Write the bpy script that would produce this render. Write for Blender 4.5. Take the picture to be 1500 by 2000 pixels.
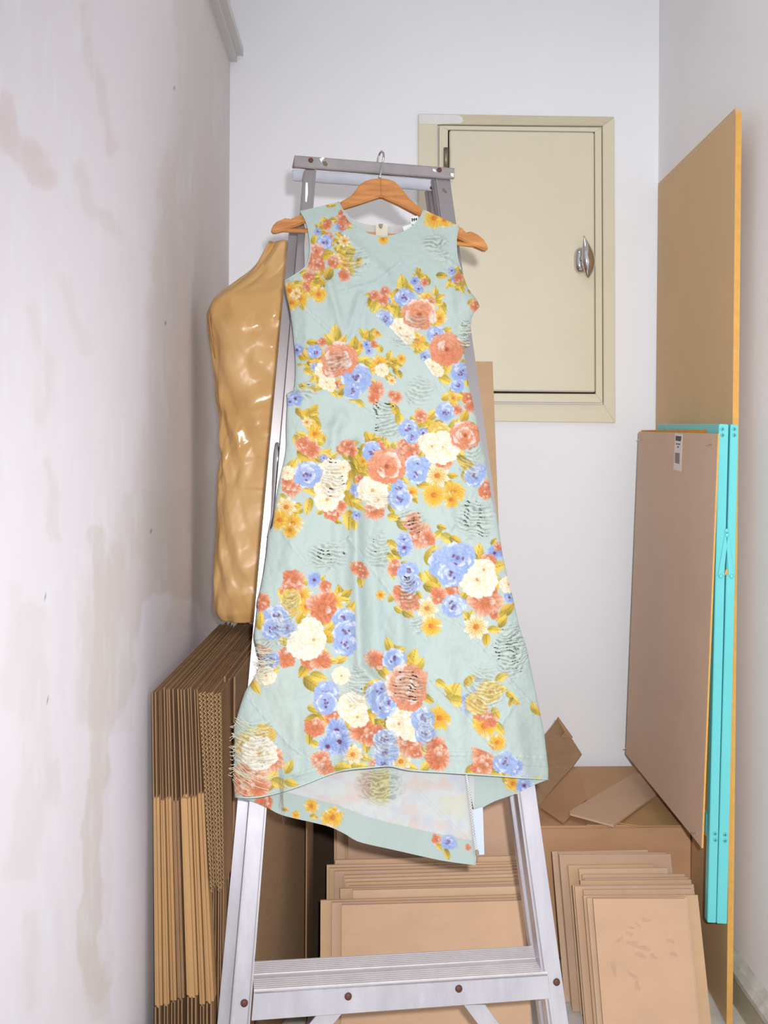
import bpy, bmesh, math, random
import numpy as np
from mathutils import Vector, Matrix
random.seed(7)
rng = np.random.RandomState(11)
for o in list(bpy.data.objects): bpy.data.objects.remove(o, do_unlink=True)
SC = bpy.context.scene
COL = SC.collection

# ------------------------------------------------------------------ camera
F = 1900.0; CX, CY = 750.0, 830.0; EYE = 1.28
YAW = math.radians(1.8); ROLL = math.radians(0.3)
_f = Vector((math.sin(YAW), math.cos(YAW), 0)); _r = Vector((math.cos(YAW), -math.sin(YAW), 0)); _u = Vector((0, 0, 1))
RR = _r*math.cos(ROLL) + _u*math.sin(ROLL); UU = _u*math.cos(ROLL) - _r*math.sin(ROLL)
EYEP = Vector((0, 0, EYE))
cam_d = bpy.data.cameras.new('camera'); cam = bpy.data.objects.new('camera', cam_d); COL.objects.link(cam)
M = Matrix((( RR.x, UU.x, -_f.x, 0), (RR.y, UU.y, -_f.y, 0), (RR.z, UU.z, -_f.z, EYE), (0, 0, 0, 1)))
cam.matrix_world = M
cam_d.sensor_fit = 'VERTICAL'; cam_d.sensor_height = 24.0; cam_d.lens = F/2000*24.0
cam_d.shift_x = (750-CX)/2000; cam_d.shift_y = -(1000-CY)/2000
cam_d.clip_start = 0.02
SC.camera = cam
# ------------------------------------------------------------------ light
w = bpy.data.worlds.new('world'); SC.world = w; w.use_nodes = True
w.node_tree.nodes['Background'].inputs[0].default_value = (0.90, 0.95, 1.0, 1)
w.node_tree.nodes['Background'].inputs[1].default_value = 0.85
fl = bpy.data.lights.new('camera_flash', 'SPOT'); fl.shadow_soft_size = 0.016; fl.energy = 172; fl.color = (0.97, 0.98, 1.0)
fl.spot_size = math.radians(110); fl.spot_blend = 1.0
flo = bpy.data.objects.new('camera_flash', fl); COL.objects.link(flo)
flo.location = EYEP + RR*0.045 + UU*0.068 - _f*0.05
_aim = (Vector((1.05, 2.75, 0.55)) - flo.location).normalized()
flo.rotation_euler = _aim.to_track_quat('-Z', 'Y').to_euler()
cl = bpy.data.lights.new('overhead_fill', 'AREA'); cl.shape = 'DISK'; cl.size = 0.5; cl.energy = 3.0; cl.color = (0.95, 0.98, 1.0)  # unseen overhead fill, added to brighten the deep side walls
clo = bpy.data.objects.new('overhead_fill', cl); COL.objects.link(clo); clo.location = (0.25, 1.55, 2.97)
SC.view_settings.view_transform = 'Standard'; SC.view_settings.look = 'None'
SC.view_settings.exposure = -0.04; SC.view_settings.gamma = 1.0
try: SC.view_settings.use_curve_mapping = False
except Exception: pass

# ------------------------------------------------------------------ helpers
def ray(px, py): return (_f + RR*((px-CX)/F) + UU*((CY-py)/F))
def P(px, py, d): return EYEP + ray(px, py)*d
def onp(px, py, pl):
    p0, n = pl; r = ray(px, py); return EYEP + r*((p0-EYEP).dot(n)/r.dot(n))
def project(p):
    q = p-EYEP; d = q.dot(_f); return (CX+F*q.dot(RR)/d, CY-F*q.dot(UU)/d, d)
def lin(c):
    out = []
    for v in c[:3]:
        v = v/255.0; out.append(v/12.92 if v <= 0.04045 else ((v+0.055)/1.055)**2.4)
    return tuple(out)+(1.0,)
def lin_np(a):
    a = np.clip(a, 0, 255)/255.0
    return np.where(a <= 0.04045, a/12.92, ((a+0.055)/1.055)**2.4)

def mat(name, rgb, rough=0.6, metal=0.0, var=0.0, scale=20, stretch=(1, 1, 1), bump=0.0, bscale=120, rgb2=None, coat=0.0, spec=None):
    m = bpy.data.materials.new(name); m.use_nodes = True; nt = m.node_tree; b = nt.nodes['Principled BSDF']
    b.inputs['Roughness'].default_value = rough; b.inputs['Metallic'].default_value = metal
    if coat: b.inputs['Coat Weight'].default_value = coat; b.inputs['Coat Roughness'].default_value = 0.15
    if spec is not None: b.inputs['Specular IOR Level'].default_value = spec
    c1 = lin(rgb)
    b.inputs['Base Color'].default_value = c1
    tc = nt.nodes.new('ShaderNodeTexCoord'); mp = nt.nodes.new('ShaderNodeMapping'); mp.inputs['Scale'].default_value = stretch
    nt.links.new(tc.outputs['Object'], mp.inputs['Vector'])
    if var > 0 or rgb2:
        c2 = lin(rgb2) if rgb2 else tuple(v*(1-var) for v in c1[:3])+(1,)
        n = nt.nodes.new('ShaderNodeTexNoise'); n.inputs['Scale'].default_value = scale; n.inputs['Detail'].default_value = 6; n.inputs['Roughness'].default_value = 0.65
        nt.links.new(mp.outputs[0], n.inputs['Vector'])
        cr = nt.nodes.new('ShaderNodeValToRGB'); cr.color_ramp.elements[0].position = 0.32; cr.color_ramp.elements[1].position = 0.68
        cr.color_ramp.elements[0].color = c2; cr.color_ramp.elements[1].color = c1
        nt.links.new(n.outputs['Fac'], cr.inputs['Fac']); nt.links.new(cr.outputs['Color'], b.inputs['Base Color'])
    if bump > 0:
        n2 = nt.nodes.new('ShaderNodeTexNoise'); n2.inputs['Scale'].default_value = bscale; n2.inputs['Detail'].default_value = 4
        nt.links.new(mp.outputs[0], n2.inputs['Vector'])
        bp = nt.nodes.new('ShaderNodeBump'); bp.inputs['Strength'].default_value = bump; bp.inputs['Distance'].default_value = 0.002
        nt.links.new(n2.outputs['Fac'], bp.inputs['Height']); nt.links.new(bp.outputs['Normal'], b.inputs['Normal'])
    return m
def mat_attr(name, rough=0.8, bump=0.0, bscale=300, sheen=0.0):
    m = bpy.data.materials.new(name); m.use_nodes = True; nt = m.node_tree; b = nt.nodes['Principled BSDF']
    b.inputs['Roughness'].default_value = rough; b.inputs['Specular IOR Level'].default_value = 0.25
    a = nt.nodes.new('ShaderNodeAttribute'); a.attribute_name = 'print'; nt.links.new(a.outputs['Color'], b.inputs['Base Color'])
    if bump:
        tc = nt.nodes.new('ShaderNodeTexCoord'); n2 = nt.nodes.new('ShaderNodeTexNoise'); n2.inputs['Scale'].default_value = bscale
        n2.inputs['Detail'].default_value = 3; nt.links.new(tc.outputs['Object'], n2.inputs['Vector'])
        bp = nt.nodes.new('ShaderNodeBump'); bp.inputs['Strength'].default_value = bump; bp.inputs['Distance'].default_value = 0.002
        nt.links.new(n2.outputs['Fac'], bp.inputs['Height']); nt.links.new(bp.outputs['Normal'], b.inputs['Normal'])
    return m

def tag(o, label=None, cat=None, group=None, kind=None):
    if label: o['label'] = label
    if cat: o['category'] = cat
    if group: o['group'] = group
    if kind: o['kind'] = kind
    return o
def empty(name, loc, label, cat, group=None):
    o = bpy.data.objects.new(name, None); COL.objects.link(o); o.location = loc; o.empty_display_size = 0.05
    return tag(o, label, cat, group)
def link(name, verts, faces, m, parent=None, smooth=False, bevel=0.0, segs=1):
    me = bpy.data.meshes.new(name); me.from_pydata([tuple(v) for v in verts], [], faces)
    if bevel > 0:
        bm = bmesh.new(); bm.from_mesh(me)
        bmesh.ops.recalc_face_normals(bm, faces=bm.faces)
        bmesh.ops.bevel(bm, geom=[e for e in bm.edges if len(e.link_faces) == 2 and e.calc_face_angle(0) > 0.5], offset=bevel, segments=segs, affect='EDGES', clamp_overlap=True)
        bm.to_mesh(me); bm.free()
    else:
        bm = bmesh.new(); bm.from_mesh(me); bmesh.ops.recalc_face_normals(bm, faces=bm.faces); bm.to_mesh(me); bm.free()
    if smooth:
        for p in me.polygons: p.use_smooth = True
    me.materials.append(m)
    o = bpy.data.objects.new(name, me); COL.objects.link(o)
    if parent is not None:
        o.parent = parent
        root = Vector((0, 0, 0)); q = parent
        while q is not None: root += q.location; q = q.parent
        me.transform(Matrix.Translation(-root))
    else:
        bb = [Vector(v) for v in o.bound_box]
        c = sum(bb, Vector())/8; c.z = min(b.z for b in bb)
        me.transform(Matrix.Translation(-c)); o.location = c
    return o
def prism(front, off):
    """closed prism: polygon + offset vector"""
    n = len(front); v = [Vector(p) for p in front]+[Vector(p)+off for p in front]
    fs = [tuple(range(n)), tuple(range(2*n-1, n-1, -1))]+[(i, i+n, (i+1) % n+n, (i+1) % n) for i in range(n)]
    return v, fs
def slab(name, poly, pl, th, m, parent=None, bevel=0.0, segs=1, lift=0.0):
    n = pl[1].normalized()
    if n.dot(pl[0]-EYEP) < 0: n = -n            # n points away from the camera side
    pts = [onp(x, y, pl)-n*lift for x, y in poly]
    v, f = prism(pts, n*th)
    return link(name, v, f, m, parent, bevel=bevel, segs=segs)
def box8(name, a, b, m, parent=None, bevel=0.0, segs=1):
    x0, y0, z0 = a; x1, y1, z1 = b
    v, f = prism([(x0, y0, z0), (x1, y0, z0), (x1, y1, z0), (x0, y1, z0)], Vector((0, 0, z1-z0)))
    return link(name, v, f, m, parent, bevel=bevel, segs=segs)
def tube(name, pts, r, m, parent=None, n=8, rads=None, squash=None, caps=True):
    pts = [Vector(p) for p in pts]; V = []; Fs = []
    prev = None
    for i, p in enumerate(pts):
        t = (pts[min(i+1, len(pts)-1)]-pts[max(i-1, 0)]).normalized()
        if prev is None:
            a = Vector((0, 0, 1)) if abs(t.z) < 0.9 else Vector((1, 0, 0)); u = t.cross(a).normalized()
        else: u = (prev-t*prev.dot(t)).normalized()
        prev = u; w_ = t.cross(u); rr = rads[i] if rads else r
        for k in range(n):
            a = 2*math.pi*k/n; V.append(p+(u*math.cos(a)+w_*math.sin(a))*rr)
    for i in range(len(pts)-1):
        for k in range(n): Fs.append((i*n+k, i*n+(k+1) % n, (i+1)*n+(k+1) % n, (i+1)*n+k))
    if caps: Fs.append(tuple(range(n))[::-1]); Fs.append(tuple((len(pts)-1)*n+k for k in range(n)))
    return link(name, V, Fs, m, parent, smooth=True)
def dome(name, c, nrm, r, h, m, parent=None, n=12):
    nrm = nrm.normalized(); a = Vector((0, 0, 1)); u = nrm.cross(a).normalized(); v_ = nrm.cross(u)
    V = []; Fs = []; rings = [(1, 0), (0.95, 0.45), (0.7, 0.8), (0.35, 0.97)]
    for q, hh in rings:
        for k in range(n):
            t = 2*math.pi*k/n; V.append(c+(u*math.cos(t)+v_*math.sin(t))*r*q+nrm*h*hh)
    V.append(c+nrm*h)
    for i in range(len(rings)-1):
        for k in range(n): Fs.append((i*n+k, i*n+(k+1) % n, (i+1)*n+(k+1) % n, (i+1)*n+k))
    for k in range(n): Fs.append(((len(rings)-1)*n+k, (len(rings)-1)*n+(k+1) % n, len(V)-1))
    Fs.append(tuple(range(n))[::-1])
    return link(name, V, Fs, m, parent, smooth=True)
def lattice(seed, n=256):
    return np.random.RandomState(seed).rand(n, n)
_LAT = [lattice(s) for s in range(6)]
def vnoise(x, y, k=0):
    L = _LAT[k % 6]; n = L.shape[0]
    xi = np.floor(x).astype(int); yi = np.floor(y).astype(int); fx = x-xi; fy = y-yi
    fx = fx*fx*(3-2*fx); fy = fy*fy*(3-2*fy)
    a = L[yi % n, xi % n]; b = L[yi % n, (xi+1) % n]; c = L[(yi+1) % n, xi % n]; d = L[(yi+1) % n, (xi+1) % n]
    return (a*(1-fx)+b*fx)*(1-fy)+(c*(1-fx)+d*fx)*fy*1.0
def fbm(x, y, k=0, o=4):
    s = 0; amp = 0.5; t = 0
    for i in range(o):
        s = s+amp*vnoise(x*2**i+i*17.3, y*2**i+i*9.1, k+i); t += amp; amp *= 0.5
    return s/t
def poly_mask(poly, X, Y):
    """even-odd inside test on arrays"""
    ins = np.zeros(X.shape, bool); n = len(poly)
    for i in range(n):
        x0, y0 = poly[i]; x1, y1 = poly[(i+1) % n]
        if y0 == y1: continue
        c = (Y >= min(y0, y1)) & (Y < max(y0, y1))
        xi = x0+(Y-y0)*(x1-x0)/(y1-y0)
        ins ^= c & (X < xi)
    return ins
def seg_dist(poly, X, Y, closed=True):
    best = np.full(X.shape, 1e9); nx = X.copy(); ny = Y.copy(); n = len(poly)
    for i in range(n if closed else n-1):
        x0, y0 = poly[i]; x1, y1 = poly[(i+1) % n]; dx, dy = x1-x0, y1-y0; L = dx*dx+dy*dy+1e-9
        t = np.clip(((X-x0)*dx+(Y-y0)*dy)/L, 0, 1); qx = x0+t*dx; qy = y0+t*dy
        d = np.hypot(X-qx, Y-qy); m = d < best
        best = np.where(m, d, best); nx = np.where(m, qx, nx); ny = np.where(m, qy, ny)
    return best, nx, ny
def smooth_poly(pts, it=2, keep=()):
    return pts

# ------------------------------------------------------------------ materials
M_WALL = mat('painted_plaster_white', (239, 239, 242), 0.75, var=0.03, scale=3, bump=0.12, bscale=60)
M_WALLR = mat('painted_plaster_right', (238, 236, 237), 0.7, var=0.05, scale=2.5, bump=0.15, bscale=40)
M_CEIL = mat('ceiling_paint', (242, 241, 240), 0.8, var=0.02)
M_FLOOR = mat('concrete_floor', (222, 217, 208), 0.7, var=0.25, scale=9, bump=0.3, bscale=60)
M_TRIM = mat('cornice_paint', (216, 213, 212), 0.6, var=0.05, scale=12)
M_SKIRT = mat('skirting_olive_paint', (176, 168, 142), 0.5, var=0.12, scale=14)
M_SKIRT2 = mat('skirting_cap_paint', (205, 203, 192), 0.45, var=0.3, scale=26, rgb2=(170, 168, 160))
M_CREAM = mat('cream_enamel', (220, 211, 186), 0.38, var=0.04, scale=7, bump=0.06, bscale=90)
M_CREAMD = mat('cream_enamel_worn', (208, 197, 170), 0.45, var=0.1, scale=30, stretch=(1, 1, 6))
M_SMEAR = mat('white_paint_smear', (226, 224, 222), 0.5, var=0.05)
M_CHROME = mat('chrome', (205, 203, 204), 0.09, 1.0)
M_STEEL = mat('dull_steel', (150, 140, 120), 0.45, 0.8)
M_ALU = mat('aluminium_worn_reflection', (216, 212, 218), 0.38, 0.7, var=0.14, scale=14, stretch=(1, 1, 0.25), bump=0.04, bscale=200, rgb2=(190, 186, 193))
M_ALUT = mat('aluminium_top_dull', (158, 150, 150), 0.42, 0.5, var=0.16, scale=20, bump=0.04, rgb2=(142, 134, 133))
M_ALUR = mat('aluminium_ribbed_tread', (206, 200, 201), 0.45, 0.3, var=0.12, scale=30)
def upper_reflection(m):  # dull reflection on the upper rails painted into the colour, greyer with height
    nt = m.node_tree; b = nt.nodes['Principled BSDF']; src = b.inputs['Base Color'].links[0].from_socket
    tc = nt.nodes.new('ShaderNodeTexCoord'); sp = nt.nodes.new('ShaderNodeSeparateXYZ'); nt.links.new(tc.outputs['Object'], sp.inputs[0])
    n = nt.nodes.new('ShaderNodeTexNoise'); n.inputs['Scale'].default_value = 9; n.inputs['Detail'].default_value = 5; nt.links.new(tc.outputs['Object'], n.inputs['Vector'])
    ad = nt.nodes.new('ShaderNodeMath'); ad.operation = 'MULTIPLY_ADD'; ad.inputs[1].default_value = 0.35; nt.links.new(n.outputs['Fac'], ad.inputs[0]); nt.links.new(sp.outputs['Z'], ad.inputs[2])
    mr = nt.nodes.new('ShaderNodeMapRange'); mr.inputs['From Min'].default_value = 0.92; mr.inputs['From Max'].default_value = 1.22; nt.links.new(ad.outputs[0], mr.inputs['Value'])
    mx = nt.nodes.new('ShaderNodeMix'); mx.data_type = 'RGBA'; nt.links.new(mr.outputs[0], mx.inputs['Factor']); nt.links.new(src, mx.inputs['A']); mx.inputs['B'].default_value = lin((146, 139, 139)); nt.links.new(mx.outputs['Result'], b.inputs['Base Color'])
upper_reflection(M_ALU)
M_RIVET = mat('rusty_rivet', (92, 52, 44), 0.6, 0.2, var=0.3, scale=200)
M_DARK = mat('dark_gap', (40, 34, 28), 0.8)
M_PAINTDROP = mat('dried_white_paint', (225, 222, 214), 0.5)
M_PAINTOLIVE = mat('chipped_dark_paint', (92, 88, 66), 0.6)
M_WOOD = None
M_SHEET = [mat('fibreboard_%s' % n, c, 0.85, var=0.09, scale=10, stretch=(1, 1, 1.6), bump=0.06, bscale=300, spec=0.2) for n, c in (('tan', (196, 161, 132)), ('rose', (191, 157, 133)), ('sand', (194, 161, 127)), ('pale', (199, 168, 140)))]
M_SHEETE = mat('fibreboard_edge', (176, 140, 108), 0.9, var=0.15, scale=60)
M_BROWN = mat('brown_carton', (194, 150, 114), 0.85, var=0.1, scale=8, stretch=(1, 1, 3), bump=0.06, spec=0.2)
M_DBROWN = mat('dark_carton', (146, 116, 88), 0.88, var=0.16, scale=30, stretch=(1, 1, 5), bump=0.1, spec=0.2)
M_KRAFT = mat('kraft_carton', (184, 144, 98), 0.7, var=0.12, scale=14, stretch=(1, 1, 0.4), bump=0.06, spec=0.3)
M_KRAFTD = mat('kraft_carton_flap', (156, 122, 90), 0.85, var=0.2, scale=30, stretch=(1, 1, 0.4), bump=0.1, spec=0.2)
M_FLUTE = mat('corrugated_medium', (196, 160, 118), 0.9, var=0.2, scale=60, spec=0.1)
M_HARD = mat('hardboard_face', (212, 174, 130), 0.6, var=0.07, scale=5, bump=0.04, rgb2=(203, 170, 126))
M_HARD2 = mat('hardboard_stapled', (212, 180, 154), 0.65, var=0.08, scale=5, bump=0.04, rgb2=(205, 172, 150))
M_HEDGE = mat('hardboard_edge', (216, 162, 82), 0.8, var=0.15, scale=60)
M_TEAL = mat('turquoise_paint', (104, 200, 202), 0.42, var=0.06, scale=12, bump=0.06, bscale=80)
M_LABELW = mat('paper_label_white', (226, 214, 208), 0.6)
M_INK = mat('black_ink', (80, 74, 76), 0.7)
M_STAPLE = mat('staple_steel', (215, 205, 190), 0.3, 0.9)
def wood():
    m = bpy.data.materials.new('varnished_wood'); m.use_nodes = True; nt = m.node_tree; b = nt.nodes['Principled BSDF']
    b.inputs['Roughness'].default_value = 0.38; b.inputs['Coat Weight'].default_value = 0.3
    tc = nt.nodes.new('ShaderNodeTexCoord'); mp = nt.nodes.new('ShaderNodeMapping'); mp.inputs['Scale'].default_value = (1, 4, 9)
    n = nt.nodes.new('ShaderNodeTexNoise'); n.inputs['Scale'].default_value = 14; n.inputs['Detail'].default_value = 8
    cr = nt.nodes.new('ShaderNodeValToRGB'); cr.color_ramp.elements[0].position = 0.3; cr.color_ramp.elements[1].position = 0.7
    cr.color_ramp.elements[0].color = lin((150, 92, 42)); cr.color_ramp.elements[1].color = lin((188, 126, 66))
    nt.links.new(tc.outputs['Object'], mp.inputs[0]); nt.links.new(mp.outputs[0], n.inputs['Vector']); nt.links.new(n.outputs['Fac'], cr.inputs[0]); nt.links.new(cr.outputs[0], b.inputs['Base Color'])
    return m
M_WOOD = wood()

# ------------------------------------------------------------------ room
D = 2.75
BACK = (Vector((0, D, 0)), Vector((0, 1, 0)))
XL = onp(449, 200, BACK).x; XR = onp(1286, 300, BACK).x
Y0 = 0.45; Y0R = 0.8; HC = 3.0
def struct(o): o['kind'] = 'structure'; return o
struct(box8('floor', (XL-0.15, -1.2, -0.1), (XR+0.15, D+0.15, 0), M_FLOOR))
struct(box8('ceiling', (XL-0.15, Y0, HC), (XR+0.15, D+0.15, HC+0.1), M_CEIL))
struct(box8('wall_back', (XL-0.15, D, 0), (XR+0.15, D+0.15, HC), M_WALL))
struct(box8('wall_right', (XR, Y0R, 0), (XR+0.15, D, HC), M_WALLR))

# left wall: dense face carrying brushed filler patches (paint stains of their own shape)
def left_wall():
    nu, nv = 420, 520
    ys = np.linspace(0.55, D, nu); zs = np.linspace(0, HC, nv)
    YY, ZZ = np.meshgrid(ys, zs)
    rx, ry = _r.x, _r.y
    qx = XL; d = qx*_f.x+YY*_f.y
    U = (qx*RR.x+YY*RR.y+(ZZ-EYE)*RR.z)/d; V = (qx*UU.x+YY*UU.y+(ZZ-EYE)*UU.z)/d
    PX = CX+F*U; PY = CY-F*V
    base = np.array([225, 219, 223.])
    C = np.ones(YY.shape+(3,))*base
    grey = np.array([211, 203, 198.]); pink = np.array([216, 202, 202.]); mauve = np.array([215, 208, 213.]); white = np.array([231, 230, 234.])
    def blend(mask, col, a):
        nonlocal C
        C = C+(col-C)*(np.clip(mask, 0, 1)*a)[..., None]
    wx = PX+14*(fbm(PX/22, PY/60, 1)-0.5)*2; wy = PY+20*(fbm(PX/40, PY/50, 2)-0.5)*2
    def stroke(pts, width, col, a, soft=6):
        d_, _, _ = seg_dist(pts, wx, wy, closed=False)
        streak = 0.8+0.4*(fbm(PX/5, PY/70, 3)-0.5)
        blend(np.clip((width-d_)/soft, 0, 1)*streak, col, a)
    def blob(poly, col, a, soft=5):
        m = poly_mask(poly, wx, wy); d_, _, _ = seg_dist(poly, wx, wy)
        blend(np.where(m, np.clip(0.5+d_/soft, 0, 1), np.clip(0.5-d_/soft, 0, 1)), col, a)
    # the bare filler band near the corner
    blob([(322, -40), (345, 80), (347, 190), (336, 290), (316, 330), (300, 480), (285, 700), (270, 900), (250, 1060), (236, 1130), (235, 1330), (215, 1440), (150, 1420), (165, 1130), (225, 1060), (450, 1250), (470, -60)], grey, 0.5, 16)
    blob([(230, 960), (420, 960), (420, 1210), (350, 1160), (330, 1150), (300, 1160), (272, 1225), (262, 1330), (215, 1440), (215, 1200)], grey, 0.5, 8)
    stroke([(0, 200), (20, 270), (90, 345)], 30, pink, 1.0, 12); stroke([(0, 235), (85, 340)], 14, grey, 0.5, 14)
    stroke([(165, 10), (182, 120), (200, 210), (225, 290)], 17, pink, 0.75, 12); stroke([(150, 330), (170, 400), (225, 450)], 22, grey, 0.5, 14)
    stroke([(125, 540), (140, 630), (165, 690)], 18, grey, 0.35, 14); stroke([(60, 600), (100, 700), (80, 820)], 22, pink, 0.5, 20)
    stroke([(190, 1050), (200, 1120), (190, 1300), (190, 1500), (180, 1650), (170, 1840), (190, 1930)], 23, grey, 0.95, 6)
    stroke([(190, 1100), (188, 1200)], 16, pink, 0.6, 8); stroke([(178, 1860), (190, 1960)], 30, grey, 0.55, 10)
    stroke([(95, 900), (105, 1050)], 14, pink, 0.6, 10); stroke([(60, 1200), (70, 1500), (40, 1700)], 34, grey, 0.42, 14); stroke([(30, 1140), (20, 1380)], 20, grey, 0.3, 12)
    stroke([(98, 1500), (104, 1560)], 20, pink, 0.6, 14); stroke([(62, 1800), (60, 1960)], 20, pink, 0.5, 14)
    blob([(275, 1200), (300, 1160), (330, 1145), (333, 1170), (318, 1200), (325, 1230), (350, 1222), (372, 1240), (390, 1235), (382, 1190), (356, 1170), (372, 1165), (392, 1190), (397, 1230), (360, 1290), (300, 1350), (300, 2000), (215, 2000), (215, 1450), (258, 1430), (262, 1330)], np.array([230, 226, 233.]), 0.9, 5)
    blend(np.clip((fbm(PX/30, PY/120, 4)-0.5)*3, 0, 1), mauve, 0.25)
    blend(np.clip((fbm(PX/12, PY/90, 5)-0.55)*4, 0, 1), white, 0.35)
    for (sx, sy) in ((340, 172), (323, 632), (295, 1038), (88, 1164), (95, 1368)):
        blend((np.hypot(PX-sx, (PY-sy)) < 2.2)*1.0, np.array([120, 112, 110.]), 0.7)
    L = lin_np(C).reshape(-1, 3)
    verts = np.stack([np.full(YY.shape, XL), YY, ZZ], -1).reshape(-1, 3)
    idx = np.arange(nu*nv).reshape(nv, nu)
    q = np.stack([idx[:-1, :-1], idx[:-1, 1:], idx[1:, 1:], idx[1:, :-1]], -1).reshape(-1, 4)
    verts = np.concatenate([verts, [[XL, Y0, 0], [XL, Y0, HC], [XL-0.15, Y0, 0], [XL-0.15, Y0, HC], [XL-0.15, D, 0], [XL-0.15, D, HC]]])
    n0 = nu*nv
    faces = q.tolist()+[[n0, idx[0, 0]]+[int(v) for v in idx[:, 0]][1:]+[n0+1], [n0, n0+1, n0+3, n0+2], [n0+2, n0+3, n0+5, n0+4]]
    me = bpy.data.meshes.new('wall_left'); me.from_pydata(verts.tolist(), [], faces)
    at = me.color_attributes.new('print', 'FLOAT_COLOR', 'POINT')
    cols = np.ones((len(verts), 4)); cols[:n0, :3] = L; cols[n0:, :3] = lin_np(base)
    at.data.foreach_set('color', cols.ravel())
    me.materials.append(mat_attr('filled_plaster_left', 0.72, 0.15, 40))
    o = bpy.data.objects.new('wall_left', me); COL.objects.link(o); struct(o)
left_wall()

# cornice (picture rail) on the left wall
zc = onp(455, 121, BACK).z; zc2 = onp(465, 109, BACK).z; zc3 = onp(475, 97, BACK).z
w1 = onp(463, 115, BACK).x-XL; w2 = onp(475.5, 100, BACK).x-XL
prof = [(0, zc), (w1, zc), (w1, zc2), (w2, zc2), (w2, zc3+0.004), (w2*0.8, zc3+0.03), (w2*0.3, zc3+0.05), (0, zc3+0.055)]
v, f = prism([(XL+a, Y0, b) for a, b in prof], Vector((0, D-Y0, 0)))
struct(link('trim_1', v, f, M_TRIM))
# skirting on the right wall: olive board with a lighter cap
RW = (Vector((XR-0.02, 0, 0)), Vector((1, 0, 0)))
zt = onp(1434, 1876, RW).z; zb = onp(1433, 1903, RW).z
b_ = struct(box8('baseboard_right', (XR-0.018, Y0R, 0), (XR, D, zb), M_SKIRT))
v, f = prism([(XR, Y0R, zt+0.004), (XR-0.006, Y0R, zt), (XR-0.016, Y0R, zt-0.006), (XR-0.026, Y0R, zb+0.012), (XR-0.026, Y0R, zb), (XR, Y0R, zb)], Vector((0, D-Y0R, 0)))
struct(link('trim_2', v, f, M_SKIRT2))
struct(box8('baseboard_back', (XL, D-0.018, 0), (XR-0.03, D, zb), M_SKIRT))

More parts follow.
